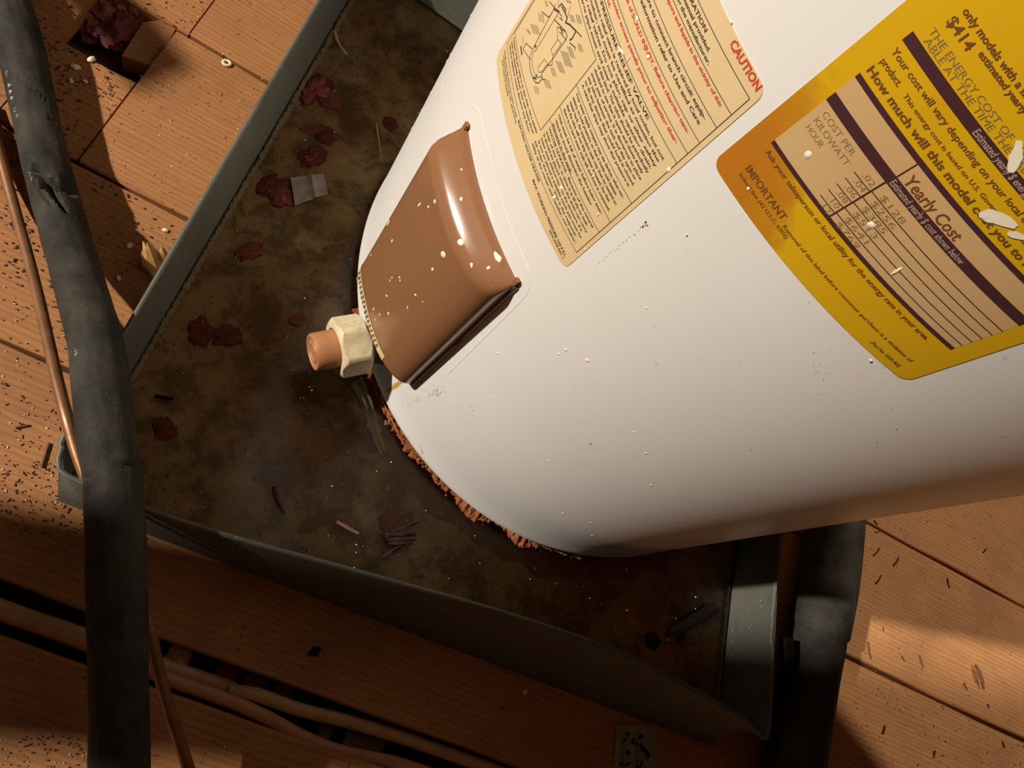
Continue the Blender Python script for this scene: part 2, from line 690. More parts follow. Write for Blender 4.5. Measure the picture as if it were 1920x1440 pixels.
# insulation seen in the hole and along the gap
for i, (px, py, r) in enumerate(((195, 35, .017), (222, 62, .020), (248, 30, .016), (208, 12, .014), (262, 78, .014), (178, 62, .013))):
    o = tuft(at(px, py, -.026), r * 1.1, M['pink_deep'] if i % 2 else M['pink'], 'insulation_tuft', None, .75, i + 1, .25, (1, 1), i, 34, 18, .6)
    tag(o, ['dusty pink insulation clump in the floor hole, upper left', 'largest dusty pink insulation clump in the floor hole',
            'pink insulation clump in the floor hole beside the wood offcut', 'pink insulation clump at the top edge of the floor hole',
            'small pink insulation clump in the floor hole half under the offcut', 'small pink insulation clump at the left edge of the floor hole'][i],
        'insulation', 'insulation clumps in the floor hole')

# ------------------------------------------------------------------ drain pan
HW = .085                                                   # height of its sides
Lb0, Lb1 = at(655, 0, 0), at(245, 705, 0)
dL = (Lb1 - Lb0).normalized()
cornerA = Lb1 + dL * .055
Rb0, Rb1 = at(1367, 1100, 0), at(1342, 1340, 0)
dR = (Rb0 - Rb1).normalized()
topA = Lb0 - dL * .075
Tdir = (at(855, 57, 0) - at(775, 0, 0)).normalized()
tb = at(775, 0, 0)
# intersection of the top base line with the left and right base lines
def isect(p, d, q, e):
    den = d.x * e.y - d.y * e.x
    t = ((q.x - p.x) * e.y - (q.y - p.y) * e.x) / den
    return p + d * t
TL = isect(Lb0, dL, tb, Tdir)
TR = isect(Rb0, dR, tb, Tdir)
BB0, BB1 = at(440, 1058, 0), at(980, 1262, 0)
dB = (BB1 - BB0).normalized()
BL = isect(Lb0, dL, BB0, dB)
BR = isect(Rb0, dR, BB0, dB)
base = [TL, BL, BR, TR]
rimA = [at(600, 0, HW), at(236, 620, HW), at(126, 806, HW)]
nL = Vector((-dL.y, dL.x, 0))
if (at(600, 0, 0) - Lb0).dot(nL) < 0: nL = -nL
leanL = nL * (rimA[0] - Lb0).dot(nL)
UPW = Vector((0, 0, HW))
rim_left = [TL + leanL + UPW - dL * .008] + rimA
rim_bottom = [at(111, 880, HW), at(160, 907, HW), at(275, 955, HW), at(440, 1008, HW), at(700, 1080, HW), at(980, 1160, HW), at(1200, 1240, HW), at(1400, 1350, HW)]
rim_right_a = [at(1437, 1384, HW), at(1448, 1230, HW), at(1455, 1087, HW)]
dRR = (rim_right_a[2] - rim_right_a[0]).normalized()
rim_right = rim_right_a + [TR + dR * .008 + Vector((dR.y, -dR.x, 0)) * .012 + UPW]
rim_top = [rim_right[-1] + (TL - TR).normalized() * .01, rim_left[0] + (TR - TL).normalized() * .01]

pan = empty('drain_pan', (0, 0, 0))
tag(pan, 'shallow grey metal drain pan holding dirty water under the white water heater', 'pan')
me = mesh('pan_floor', [(p.x, p.y, .0015) for p in base], [(0, 1, 2, 3)])
pf = link('pan_floor', me, M['pan_floor'], pan, False)


def resample(poly, n):
    L = [0.0]
    for a, b in zip(poly, poly[1:]): L.append(L[-1] + (b - a).length)
    out = []
    for i in range(n + 1):
        s = L[-1] * i / n
        k = 0
        while k < len(L) - 2 and L[k + 1] < s: k += 1
        t = (s - L[k]) / max(1e-9, L[k + 1] - L[k])
        out.append(poly[k].lerp(poly[k + 1], t))
    return out


def side(name, rimp, b0, b1, n=26, inward=Vector((0, 0, 0))):
    """one sheet side of the pan: double skin from base line to rim line, slightly dented"""
    R_ = resample(rimp, n)
    vs, fs = [], []
    m = 6
    for sgn, off in ((0, 0.0), (1, .0016)):
        for i in range(n + 1):
            b = b0.lerp(b1, i / n)
            r = R_[i]
            for j in range(m + 1):
                t = j / m
                p = b.lerp(r, t)
                d = (b1 - b0).normalized()
                nn = Vector((d.y, -d.x, 0))
                p = p + nn * (.002 * noise.noise(Vector((p.x * 9, p.y * 9, t))) * math.sin(math.pi * t) + off)
                vs.append(p + Vector((0, 0, .001)))
    K = (n + 1) * (m + 1)
    def q(s_, i, j): return s_ * K + i * (m + 1) + j
    for i in range(n):
        for j in range(m):
            fs.append((q(0, i, j), q(0, i + 1, j), q(0, i + 1, j + 1), q(0, i, j + 1)))
            fs.append((q(1, i, j), q(1, i, j + 1), q(1, i + 1, j + 1), q(1, i + 1, j)))
        fs.append((q(0, i, m), q(0, i + 1, m), q(1, i + 1, m), q(1, i, m)))
    for i in (0, n):
        for j in range(m):
            fs.append((q(0, i, j), q(0, i, j + 1), q(1, i, j + 1), q(1, i, j)))
    me = fix_normals(mesh(name, vs, fs))
    return link(name, me, M['pan'], pan)


side('side_panel', rim_left, TL, BL)
side('side_panel', [rim_left[-1], at(116, 840, HW)] + rim_bottom, BL + (BL - TL).normalized() * .001, BR, 40)
side('side_panel', [rim_bottom[-1]] + rim_right, BR, TR)
side('side_panel', [rim_right[-1]] + rim_top + [rim_left[0]], TR, TL)
rimpath = catmull(rim_left + [at(116, 840, HW)] + rim_bottom + rim_right + rim_top, .012)
v, f_, _ = tube(rimpath, .0022, 8)
link('rolled_rim', mesh('rolled_rim', v, f_), M['pan'], pan)
# pale mineral line along the foot of the left and right sides
mb = MB()
for (p0, p1, sgn) in ((Lb0 - dL * .07, Lb1 + dL * .01, 1), (Rb0, Rb1, -1)):
    n = 60
    d = (p1 - p0).normalized(); nn = Vector((-d.y, d.x, 0)) * (1 if sgn == 1 else -1)
    for i in range(n):
        a = p0.lerp(p1, i / n)
        w = .0035 + .0022 * noise.noise(Vector((i * .35, 3, 0)))
        mb.blob(a + nn * .0035 + Vector((0, 0, .0016)), (p1 - p0).length / n * .8, max(w, .0015), .0045, math.atan2(d.y, d.x), 7, .25)
crust = mb.build('mineral_crust', plain('pale_mineral_crust', (.36, .31, .19), .8, 0, .4, 120, .5), pan)
tag(crust, kind='stuff')

water_me = mesh('standing_water', [(p.x, p.y, .0062) for p in base], [(0, 1, 2, 3)])
water = link('standing_water', water_me, M['water'], None, False)
tag(water, 'thin layer of dirty standing water in the drain pan', 'water', kind='stuff')

# ------------------------------------------------------------------ water heater
heater = empty('water_heater', (CX, CY, 0))
tag(heater, 'tall white cylindrical electric water heater standing in the metal drain pan', 'water heater')


def par(o, p=heater):
    """parent keeping world placement (heater empties sit at their base)"""
    o.parent = p
    o.matrix_parent_inverse = Matrix.Translation(p.location).inverted() if p is heater else Matrix.Identity(4)
    return o


HT = 1.32
prof = [(RT - .012, ZB + .001), (RT - .003, ZB - .0005), (RT, ZB + .002), (RT + .0006, ZB + .007), (RT, ZB + .012)]
prof += [(RT, ZB + .05 * k) for k in range(1, 26)] + [(RT, HT - .012), (RT - .004, HT - .003), (RT - .012, HT)]
v, f_ = lathe(prof, 220, (CX, CY, 0))
par(link('jacket', mesh('jacket', v, f_), M['enamel']))
v, f_ = lathe([(RT - .012, HT), (RT - .02, HT + .012), (.12, HT + .03), (.001, HT + .034)], 96, (CX, CY, 0))
par(link('top_lid', mesh('top_lid', v, f_), M['enamel']))
for dx in (-.1, .1):
    v, f_ = lathe([(.011, HT + .02), (.011, HT + .22), (.001, HT + .22)], 20, (CX + dx, CY, 0))
    par(link('pipe_nipple', mesh('pipe_nipple', v, f_), M['copper']))

# rusted skirt under the jacket and the crust that has crept out of it
n = 260
vs, fs = [], []
for j, (r, z) in enumerate(((RT - .010, .0), (RT - .008, .008), (RT - .007, .016), (RT - .011, ZB + .002))):
    for k in range(n):
        t = 2 * math.pi * k / n
        q = .0025 * noise.noise(Vector((math.cos(t) * 22, math.sin(t) * 22, j * 2.0)))
        vs.append((CX + (r + q) * math.cos(t), CY + (r + q) * math.sin(t), z))
for j in range(3):
    for k in range(n):
        a, b = j * n + k, j * n + (k + 1) % n
        fs.append((a, b, b + n, a + n))
par(link('rusted_skirt', mesh('rusted_skirt', vs, fs), M['rust_dark']))


def crust_ring(name, th0, th1, r0, r1, h, mat, seed, step=.16, frag=1.0):
    vs, fs = [], []
    m = int((th1 - th0) / step)
    nj = 9
    for i in range(m + 1):
        th = math.radians(th0 + (th1 - th0) * i / m)
        w = (.55 + .45 * max(0, min(1, .5 + 1.1 * noise.noise(Vector((th * 9, seed, 0)))))) * min(1, i / 12, (m - i) / 12)
        for j in range(nj + 1):
            t = j / nj
            r = r0 + (r1 - r0) * t * w
            zz = h * (1 - t) ** .7 * (1 + .35 * noise.noise(Vector((th * 120, t * 9, seed)))) * (.55 + .7 * abs(noise.noise(Vector((th * 34, t * 3, seed))))) * max(w, .1)
            rr = r + .0016 * noise.noise(Vector((th * 40, t * 3, seed + 4))) + .0012 * noise.noise(Vector((th * 130, t * 6, seed + 9)))
            vs.append((CX + rr * math.cos(th), CY + rr * math.sin(th), .0016 + max(0, zz)))
    for i in range(m):
        for j in range(nj):
            a = i * (nj + 1) + j
            fs.append((a, a + 1, a + nj + 2, a + nj + 1))
    return par(link(name, fix_normals(mesh(name, vs, fs)), mat))


crust_ring('rust_crust', 186, 264, RT - .009, RT + .012, .017, M['rust'], 3)
crust_ring('silt_crust', 196, 290, RT + .000, RT + .030, .006, M['mud_and_light'], 8)
crust_ring('rust_crust', 240, 300, RT - .006, RT + .010, .012, M['rust_dark'], 5)

# thin pressed seam around the element cover
def on_jacket_path(pts, e, r, name, mat, n=6):
    path = catmull([cyl(a, b, e) for a, b in pts], .006)
    vs, fs = [], []
    for i, p in enumerate(path):
        d = (path[min(i + 1, len(path) - 1)] - path[max(i - 1, 0)]).normalized()
        nr = Vector((p.x - CX, p.y - CY, 0)).normalized()
        sd = d.cross(nr).normalized()
        for k in range(n):
            ph = 2 * math.pi * k / n
            vs.append(p + nr * math.cos(ph) * r * .5 + sd * math.sin(ph) * r)
    for i in range(len(path) - 1):
        for k in range(n):
            a, b = i * n + k, i * n + (k + 1) % n
            fs.append((a, b, b + n, a + n))
    return par(link(name, mesh(name, vs, fs), mat))


seam = [cyl_at(*p) for p in ((884, 198), (897, 208), (905, 240), (920, 300), (945, 390), (968, 455), (984, 490), (992, 512), (991, 540), (975, 565), (900, 640), (840, 700))]
on_jacket_path(seam, -.0001, .0008, 'pressed_seam', M['enamel'])

# ---- labels -------------------------------------------------------
def label_sheet(name, th0, th1, v0, v1, e, mat, corner=.006, nu=40, skew=0.0, parent=None):
    """thin curved paper with rounded corners"""
    W_ = RT * math.radians(th1 - th0); H_ = v1 - v0
    xs = sorted(set([0, W_] + [W_ * i / nu for i in range(nu + 1)] + [corner * (1 - math.cos(math.pi / 2 * k / 5)) for k in range(6)] + [W_ - corner * (1 - math.cos(math.pi / 2 * k / 5)) for k in range(6)]))
    vs, fs, uvs = [], [], []
    for x in xs:
        dx = min(x, W_ - x)
        ins = 0
        if dx < corner: ins = corner - math.sqrt(max(0, corner ** 2 - (corner - dx) ** 2))
        for y in (ins, H_ - ins):
            vs.append(cyl(th0 + math.degrees(x / RT), v0 + y + skew * (x / W_), e)); uvs.append((x / W_, y / W_))
    m = len(xs)
    fs = [(2 * i, 2 * i + 2, 2 * i + 3, 2 * i + 1) for i in range(m - 1)]
    # paper edge down to the jacket
    nb = len(vs)
    for i in range(m):
        for p in (vs[2 * i], vs[2 * i + 1]):
            nr = Vector((p.x - CX, p.y - CY, 0)).normalized()
            uvs.append((0, 0))
    vs2 = []
    for p in vs:
        nr = Vector((p.x - CX, p.y - CY, 0)).normalized()
        vs2.append(p - nr * (e * .95))
    vs = vs + vs2
    for i in range(m - 1):
        fs.append((2 * i + nb, 2 * i + 2 + nb, 2 * i + 2, 2 * i))
        fs.append((2 * i + 1, 2 * i + 3, 2 * i + 3 + nb, 2 * i + 1 + nb))
    fs.append((0, 1, 1 + nb, nb)); fs.append((2 * m - 1, 2 * m - 2, 2 * m - 2 + nb, 2 * m - 1 + nb))
    me = mesh(name, vs, fs)
    ul = me.uv_layers.new(name='label')
    for lp in me.loops: ul.data[lp.index].uv = uvs[lp.vertex_index]
    return link(name, me, mat, parent, False)


_font_cache = {}
def glyph_mesh(text, bold=0.0):
    key = (text, bold)
    if key in _font_cache: return _font_cache[key]
    c = bpy.data.curves.new('txt', 'FONT')
    c.body = text; c.size = 1.0; c.resolution_u = 2; c.offset = bold
    o = bpy.data.objects.new('txt', c)
    COL.objects.link(o)
    dg = bpy.context.evaluated_depsgraph_get()
    me = bpy.data.meshes.new_from_object(o.evaluated_get(dg))
    n = len(me.vertices)
    co = np.empty(n * 3); me.vertices.foreach_get('co', co); co = co.reshape(-1, 3)[:, :2]
    fs = [tuple(p.vertices) for p in me.polygons]
    bpy.data.objects.remove(o); bpy.data.curves.remove(c); bpy.data.meshes.remove(me)
    _font_cache[key] = (co, fs)
    return co, fs


CAPH = glyph_mesh('H')[0][:, 1].max()


class Ink:
    """collects lettering and rules printed on the jacket's labels: u in degrees, v in metres"""
    def __init__(s, e, bold=0.0): s.e, s.bold, s.v, s.f = e, bold, [], []

    def text(s, txt, th0, v, cap, th1=None, bold=0.0, dv=0.0):
        co, fs = glyph_mesh(txt, bold + s.bold)
        if len(co) == 0: return
        sc = cap / CAPH
        x = (co[:, 0] - co[:, 0].min()) * sc
        y = co[:, 1] * sc
        w = x.max()
        if th1 is not None:
            x = x * (RT * math.radians(th1 - th0) / w); w = x.max()
        th = np.radians(th0) + x / RT
        r = RT + s.e
        n0 = len(s.v)
        z = ZB + v + y + dv * x / w
        s.v += list(zip((CX + r * np.cos(th)).tolist(), (CY + r * np.sin(th)).tolist(), z.tolist()))
        s.f += [tuple(i + n0 for i in f) for f in fs]

    def rect(s, th0, th1, v0, v1, e=None, dv=0.0):
        m = max(1, int(abs(th1 - th0) / 1.0))
        n0 = len(s.v)
        e = s.e if e is None else e
        for i in range(m + 1):
            t = i / m
            th = th0 + (th1 - th0) * t
            s.v += [tuple(cyl(th, v0 + dv * t, e)), tuple(cyl(th, v1 + dv * t, e))]
        s.f += [(n0 + 2 * i, n0 + 2 * i + 2, n0 + 2 * i + 3, n0 + 2 * i + 1) for i in range(m)]

    def line(s, pts, w):
        """stroke through (theta, v) points, width w metres"""
        P = [Vector((RT * math.radians(a), b)) for a, b in pts]
        for a, b in zip(P, P[1:]):
            d = b - a
            if d.length < 1e-7: continue
            m = max(1, int(d.length / .004))
            nn = Vector((-d.y, d.x)).normalized() * w / 2
            n0 = len(s.v)
            for i in range(m + 1):
                p = a + d * (i / m)
                for q in (p - nn, p + nn):
                    s.v.append(tuple(cyl(math.degrees(q.x / RT), q.y, s.e)))
            s.f += [(n0 + 2 * i, n0 + 2 * i + 2, n0 + 2 * i + 3, n0 + 2 * i + 1) for i in range(m)]

    def build(s, name, mat, parent):
        return link(name, mesh(name, s.v, s.f), mat, parent, False)


def child_of_part(o, part):
    o.parent = part
    o.matrix_parent_inverse = Matrix.Identity(4)
    return o


# caution label
caut = label_sheet('caution_label', -175.95, -146.75, .3645, .5345, .0003, M['paper_cream'], .0055, 46, -.002)
par(caut)
tag(caut, 'cream warning label with red and black text')
K = Ink(.00038, .022); Rd = Ink(.00038, .026)
BOXL, BOXR = -175.2, -147.3
lw = .00042
for v_ in (.5243, .5131, .5036, .4919, .4833, .4752):
    K.line([(BOXL, v_), (BOXR, v_)], lw)
K.line([(BOXL, .3805), (BOXR, .3800)], lw)
K.line([(BOXL, .3810), (BOXL, .5243)], lw); K.line([(BOXR, .3800), (BOXR, .5243)], lw)
K.line([(-161.3, .4372), (BOXR, .4372)], lw)
K.line([(-161.3, .4186), (BOXR, .4168)], lw)
K.line([(-161.3, .4070), (BOXR, .4051)], lw)
K.line([(-175.0, .3915), (-161.3, .3960), (-161.3, .4572), (-175.0, .4572), (-175.0, .3915)], lw)
Rd.text('CAUTION', -151.9, .5283, .0036, -147.35, .012)
K.text('FOR YOUR SAFETY READ BEFORE OPERATION', -172.0, .5206, .0019, -154.2, .008)
K.text('Install and operate this heater as described in the manual provided.', -173.6, .5178, .0017, -152.7, .008)
K.text('Consult your dealer before altering or contacting the manufacturer.', -173.6, .5149, .0017, -151.9, .008)
Rd.text('Do not store or use gasoline or other flammable vapors and liquids in the vicinity of this', -173.6, .5102, .0017, -148.5, .01)
Rd.text('or any other appliance.', -173.6, .5076, .0016, -166.0, .01)
K.text('Before wiring this water heater be sure to connect branch circuit equip-', -173.6, .5000, .0019, -148.6, .008)
K.text('ment ground. For more detailed information refer to Use and Care', -173.6, .4962, .0019, -148.6, .008)
Rd.text('Hot water can scald: there is a risk of SCALD INJURY. Before changing tem-', -173.6, .4885, .0019, -148.7, .01)
Rd.text('perature see the manual.', -173.6, .4850, .0018, -166.3, .01)
Rd.text('Turn off power before removing access panels prior to adjusting ther-', -173.6, .4801, .0019, -148.7, .01)
Rd.text('mostats or resetting control.', -173.6, .4768, .0018, -163.9, .01)
K.text('TEMPERATURE-PRESSURE RELIEF VALVE', -173.8, .4720, .0019, -152.4, .008)
L6 = ['A temperature and pressure relief valve is required by local codes, but not',
      'furnished by the maker, and must be certified as meeting the',
      'requirements for relief valves. Do not plug, cap or alter safety',
      'lines. The discharge pipe must end near a suitable opening drain.']
L6b = ['of this kind. The valve should be periodically', 'checked to see that it opens and closes freely', 'every year of service. It is dangerous to place', 'any valve between the tank and this open or', 'to fit any device that could hold it closed.',
       'A valve that drips may show that pressure is']
for i, s_ in enumerate(L6):
    K.text(s_, -173.9, .4687 - .0031 * i, .0017, -148.4 - (.2 if i % 2 else 0), .008)
for i, s_ in enumerate(L6b):
    K.text(s_, -160.7, .4563 - .0031 * i, .0017, -148.5 - (.35 if i % 2 else 0), .008)
L7 = ['Your water supply company may use devices, when nec-', 'essary, to hold pressure, so that it holds cold system', 'water back. An expansion tank may then be needed so', 'that the valve will not drip as water is heated. See that', 'there is no hard water scale left and none is consumed.']
for i, s_ in enumerate(L7):
    K.text(s_, -160.6, .4343 - .0034 * i, .0018, -148.3 - (.8 * (i % 2)), .008, -.001)
L8 = ['Unit must be full of water before being ener-', 'gized to avoid damaging the heating', 'elements in the tank.']
for i, s_ in enumerate(L8[:2]):
    K.text(s_, -160.6, .4148 - .0037 * i, .0019, -148.6 if i == 0 else -150.2, .008, -.0015)
K.text(L8[2], -160.6, .4148 - .0072, .0018, -154.5, .008, -.0012)
L9 = ['WATER LEAKAGE - Because of the natural', 'wear of any tank, in time it is likely to leak.', 'It should be placed where the drain can carry', 'water away without harm to the structure. If it', 'is not so placed a suitable catch pan must be', 'set under the heater. This is the responsi-', 'bility of the owner and installer, not maker.']
for i, s_ in enumerate(L9):
    K.text(s_, -160.6 if i < 5 else -161.0, .4032 - .0032 * i, .0017, -148.2 - .5 * (i % 2), .008, -.0012)
Ls = ['Connect drain pan outlet to an open drain. Use a suitable', 'catch pan, adequately drained, under each heater placed', 'where leakage could damage any floor.']
for i, s_ in enumerate(Ls):
    K.text(s_, -174.6, .3890 - .0028 * i, .0016, -161.5 - (.4 * i), .008, .0022 - .0005 * i)
K.text('ELECTRIC WATER HEATER', -165.0, .3770, .0019, -156.8, .008, .0)
K.text('MAX. WORKING PRESSURE 150 P.S.I.', -157.7, .3722, .0021, -147.85, .01, -.0035)
K.text('ADX-3958 REV. 1', -151.6, .3672, .0017, -147.85, .008, -.0012)
for i, s_ in enumerate(['LISTED FOR USE WITH ITS OWN COVER', 'CONTROLS ARE FACTORY SET. SEE MANUAL', 'FOR CARE OF ANODE']):
    K.text(s_, -174.9 + .4 * i, .3762 - .0021 * i, .0012, -165.5 + .6 * i if i < 2 else -169, .004)
# line drawing of the heater and its pipework
Z1 = lambda x, y: cyl_at(900 + x * 560 / 1551, y * 560 / 1551)
Zd = lambda x, y: cyl_at(920 + x * 260 / 1920, y * 195 / 1440)
dw = .00035
def dl(pts, w=dw): K.line([Zd(*p) for p in pts], w)
dl([(590, 680), (870, 150), (905, 60)], .0005); dl([(640, 690), (930, 205)], .0004); dl([(560, 760), (590, 680)], .0005); dl([(600, 720), (640, 690)])
dl([(560, 760), (545, 850), (555, 960), (590, 1080), (630, 1145), (670, 1150), (710, 1105), (720, 1050)], .0006)
dl([(600, 720), (580, 820), (590, 930), (620, 1030), (655, 1080), (700, 1060), (720, 1010)], .0004)
dl([(720, 1010), (880, 800), (1040, 560), (1070, 500), (1040, 430)], .0005); dl([(1040, 430), (890, 270)], .0006); dl([(1040, 440), (930, 370), (935, 540)], .0004)
dl([(600, 1070), (640, 1090)], .0012); dl([(640, 1030), (650, 1060)], .001); dl([(620, 635), (640, 650)], .0014)
dl([(750, 820), (660, 940), (670, 1000), (710, 1000), (800, 880), (750, 820)]); dl([(940, 545), (840, 690), (870, 770), (985, 610), (940, 545)])
dl([(500, 600), (455, 680), (560, 830)], .0005); dl([(500, 600), (580, 680)], .0005); dl([(425, 640), (440, 760)], .0014); dl([(450, 500), (460, 620)])
dl([(710, 160), (810, 240), (860, 180)], .0005); dl([(820, 20), (990, 220), (1000, 290), (960, 240)], .0005); dl([(880, 120), (960, 170)], .0012)
dl([(950, 100), (990, 50), (1050, 140), (1040, 180), (990, 90)], .0008); dl([(1040, 180), (1070, 260), (1040, 310), (1100, 340)], .0009); dl([(1100, 340), (1190, 430), (1140, 530), (1100, 560)], .0009)
dl([(1190, 430), (1270, 510)], .0006); dl([(1100, 590), (1180, 660), (1170, 700)], .0006); dl([(1070, 240), (1120, 80)], .0003); dl([(945, 0), (935, 250)], .0003)
dl([(870, 780), (860, 900), (790, 910)], .0004); dl([(720, 1050), (725, 1100), (760, 1095)], .0005); dl([(960, 440), (1060, 560)], .0005); dl([(970, 380), (1010, 470)], .0008)
for x0, y0, x1, y1, rows in ((580, 330, 620, 460, 5), (520, 400, 560, 470, 2), (690, 180, 700, 300, 4), (930, 840, 990, 1000, 4), (1000, 700, 1070, 910, 5), (860, 930, 890, 1050, 3), (760, 1090, 800, 1210, 4), (630, 1190, 650, 1290, 3), (1120, 200, 1150, 300, 3), (1210, 200, 1240, 320, 3), (1230, 600, 1260, 710, 3), (1090, 640, 1150, 800, 3), (780, 10, 800, 90, 2), (1080, 0, 1100, 40, 3)):
    for r_ in range(rows):
        dl([(x0 + 22 * r_ - 20, y0 + 6 * r_), (x1 + 22 * r_ - 20, y1 + 6 * r_)], .0004)
tag(child_of_part(K.build('black_print', M['ink_black'], None), caut), kind='stuff')
tag(child_of_part(Rd.build('red_print', M['ink_red'], None), caut), kind='stuff')

# yellow energy label
enl = label_sheet('energy_label', -145.25, -117.95, .4922, .665, .0003, M['paper_yellow'], .0055, 46)
par(enl)
tag(enl, 'yellow energy cost label with brown water stains and maroon bars')
Bg = Ink(.00036); Ma = Ink(.00043); Br = Ink(.00043, .008); Ty = Ink(.00043); Wh = Ink(.00050, .010)
PL, PR = -143.35, -119.75
Bg.rect(PL, PR, .5225, .5655)
Ma.rect(PL, PR, .5219, .5240); Ma.rect(PL, PR, .5510, .5556); Ma.rect(PL, PR, .5644, .5667); Ma.rect(PL, PR, .5842, .5884)
Ma.line([(-135.6, .5231), (-135.6, .5512)], .00075); Ma.line([(-135.5, .5553), (-135.5, .5650)], .0006)
for i in range(5):
    v_ = .5445 - .00430 * i
    Ma.line([(-137.6 + .02 * i, v_ - .0008), (-135.6, v_ - .0006)], .00042)
    Ma.line([(-135.6, v_), (PR, v_)], .00045)
Br.text('IMPORTANT', -142.95, .5047, .0036, -137.45, .006)
Br.text('Removal of this label before consumer purchase is a violation of', -137.0, .5032, .0019, -119.95, .004)
Br.text('federal law (42 U.S.C. 6302)', -142.93, .5006, .0019, -135.95, .004)
Br.text('(Part No. 4324-462)', -123.5, .4966, .0018, -119.9, .004)
Br.text('Ask your salesperson or local utility for the energy rate in your area.', -143.05, .5173, .0024, -121.6, .01)
Br.text('How much will this model cost you to run yearly?', -143.2, .5690, .0030, -119.9, .022)
Br.text('Your cost will vary depending on your local energy rate and how you', -143.2, .5792, .0025, -119.9, .008)
Br.text('product.', -143.1, .5744, .0025, -140.9, .008)
Br.text('This energy cost is based on U.S. Government standard tests.', -140.2, .5742, .0017, -124.0, .004)
Br.text('Yearly Cost', -135.05, .5563, .0047, -128.9, .012)
Wh.text('Estimated yearly $ cost shown below', -135.4, .5519, .0028, -127.0, .004)
Wh.text('Estimated yearly $ energy cost shown below', -135.4, .5850, .0026, -125.0, .004)
for i, (a, b) in enumerate((('.02', '$128'), ('.04', '$256'), ('.06', '$385'), ('.08', '$513'), ('.10', '$641'), ('.12', '$769'))):
    v_ = .5449 - .00430 * i
    Ty.text(a, -137.0, v_ + .0003, .0026, -135.85, .0)
    Ty.text(b, -134.8, v_ + .0004, .0026, -132.1, .0)
Ty.text('COST PER', -142.65, .5463, .0027, -138.7); Ty.text('KILOWATT', -142.65, .5421, .0027, -138.3); Ty.text('HOUR', -142.6, .5379, .0027, -140.6)
Ty.text('THE ENERGY COST OF THIS MODEL WAS AVAIL-', -142.7, .5921, .0024, -123.4); Ty.text('ABLE AT THE TIME THE LABEL WAS MADE', -142.4, .5893, .0024, -125.2)
Br.text('$414', -142.5, .5978, .0034, -140.1, .01)
Br.text('only models with a first hour rating', -142.4, .6031, .0024, -131.0, .02); Br.text('estimated yearly energy cost', -139.6, .6000, .0022, -131.0, .02)
for o_, nm, mt in ((Bg, 'beige_panel', M['paper_beige']), (Ma, 'maroon_bars', M['ink_maroon']), (Br, 'brown_print', M['ink_brown']), (Ty, 'typed_print', M['ink_type']), (Wh, 'pale_print', M['ink_white'])):
    o_ = child_of_part(o_.build(nm, mt, None), enl)
    if nm != 'beige_panel': tag(o_, kind='stuff')

# ---- access cover --------------------------------------------------
CT0, CT1, CV0, CV1, CE = -172.9, -149.4, .087, .3125, .0235
def cover_h(x, y, W_, H_):
    def rise(d, w, p):
        t = min(1, max(0, d / w))
        return (1 - (1 - t) ** p) ** (1 / p)
    hl = rise(x, .016, 2.1)
    hr = rise(W_ - x, .058, 2.7)                       # long roll-off towards the right side
    hb = rise(y, .010, 2.2)
    d = H_ - y
    wt = .0128
    t = min(1.6, d / wt)
    k = .34                                            # rounded ridge between the sloping top and the front
    ht = t if t < 1 - k else (1 - k + (t - 1 + k) - (t - 1 + k) ** 2 / (4 * k) if t < 1 + k else 1.0)
    return .003 + (CE - .003) * hl * hr * hb * ht


def cover_mesh():
    W_ = RT * math.radians(CT1 - CT0); H_ = CV1 - CV0
    def spaced(L_, fine0, fine1):
        a = [fine0 * (k / 10) ** 1.6 for k in range(11)]
        b = [L_ - fine1 * (k / 10) ** 1.2 for k in range(11)]
        m_ = [fine0 + (L_ - fine0 - fine1) * k / 22 for k in range(1, 22)]
        return sorted(set(a + b + m_))
    xs = spaced(W_, .014, .014); ys = spaced(H_, .016, .04)
    vs, fs = [], []
    rc = .007
    for x in xs:
        for y in ys:
            # softened corners in plan
            xx, yy = x, y
            h = cover_h(x, y, W_, H_)
            vs.append(cyl(CT0 + math.degrees(xx / RT), CV0 + yy, h))
    nx, ny = len(xs), len(ys)
    for i in range(nx - 1):
        for j in range(ny - 1):
            a = i * ny + j
            fs.append((a, a + ny, a + ny + 1, a + 1))
    # skirt down to the jacket
    bd = [i * ny for i in range(nx)] + [(nx - 1) * ny + j for j in range(1, ny)] + [i * ny + ny - 1 for i in range(nx - 2, -1, -1)] + [j for j in range(ny - 2, 0, -1)]
    n0 = len(vs)
    for b in bd:
        p = vs[b]; nr = Vector((p.x - CX, p.y - CY, 0)).normalized()
        vs.append(Vector((CX, CY, p.z)) + nr * (RT + .0002))
    m = len(bd)
    for k in range(m):
        fs.append((bd[k], n0 + k, n0 + (k + 1) % m, bd[(k + 1) % m]))
    return fix_normals(mesh('element_cover', vs, fs)), W_, H_


cov_me, CW, CHh = cover_mesh()
cover = par(link('element_cover', cov_me, M['cover']))
tag(cover, 'glossy brown metal access cover with white paint drips')


def on_cover(x, y, lift=0.0):
    return cyl(CT0 + math.degrees(x / RT), CV0 + y, cover_h(x, y, CW, CHh) + lift)


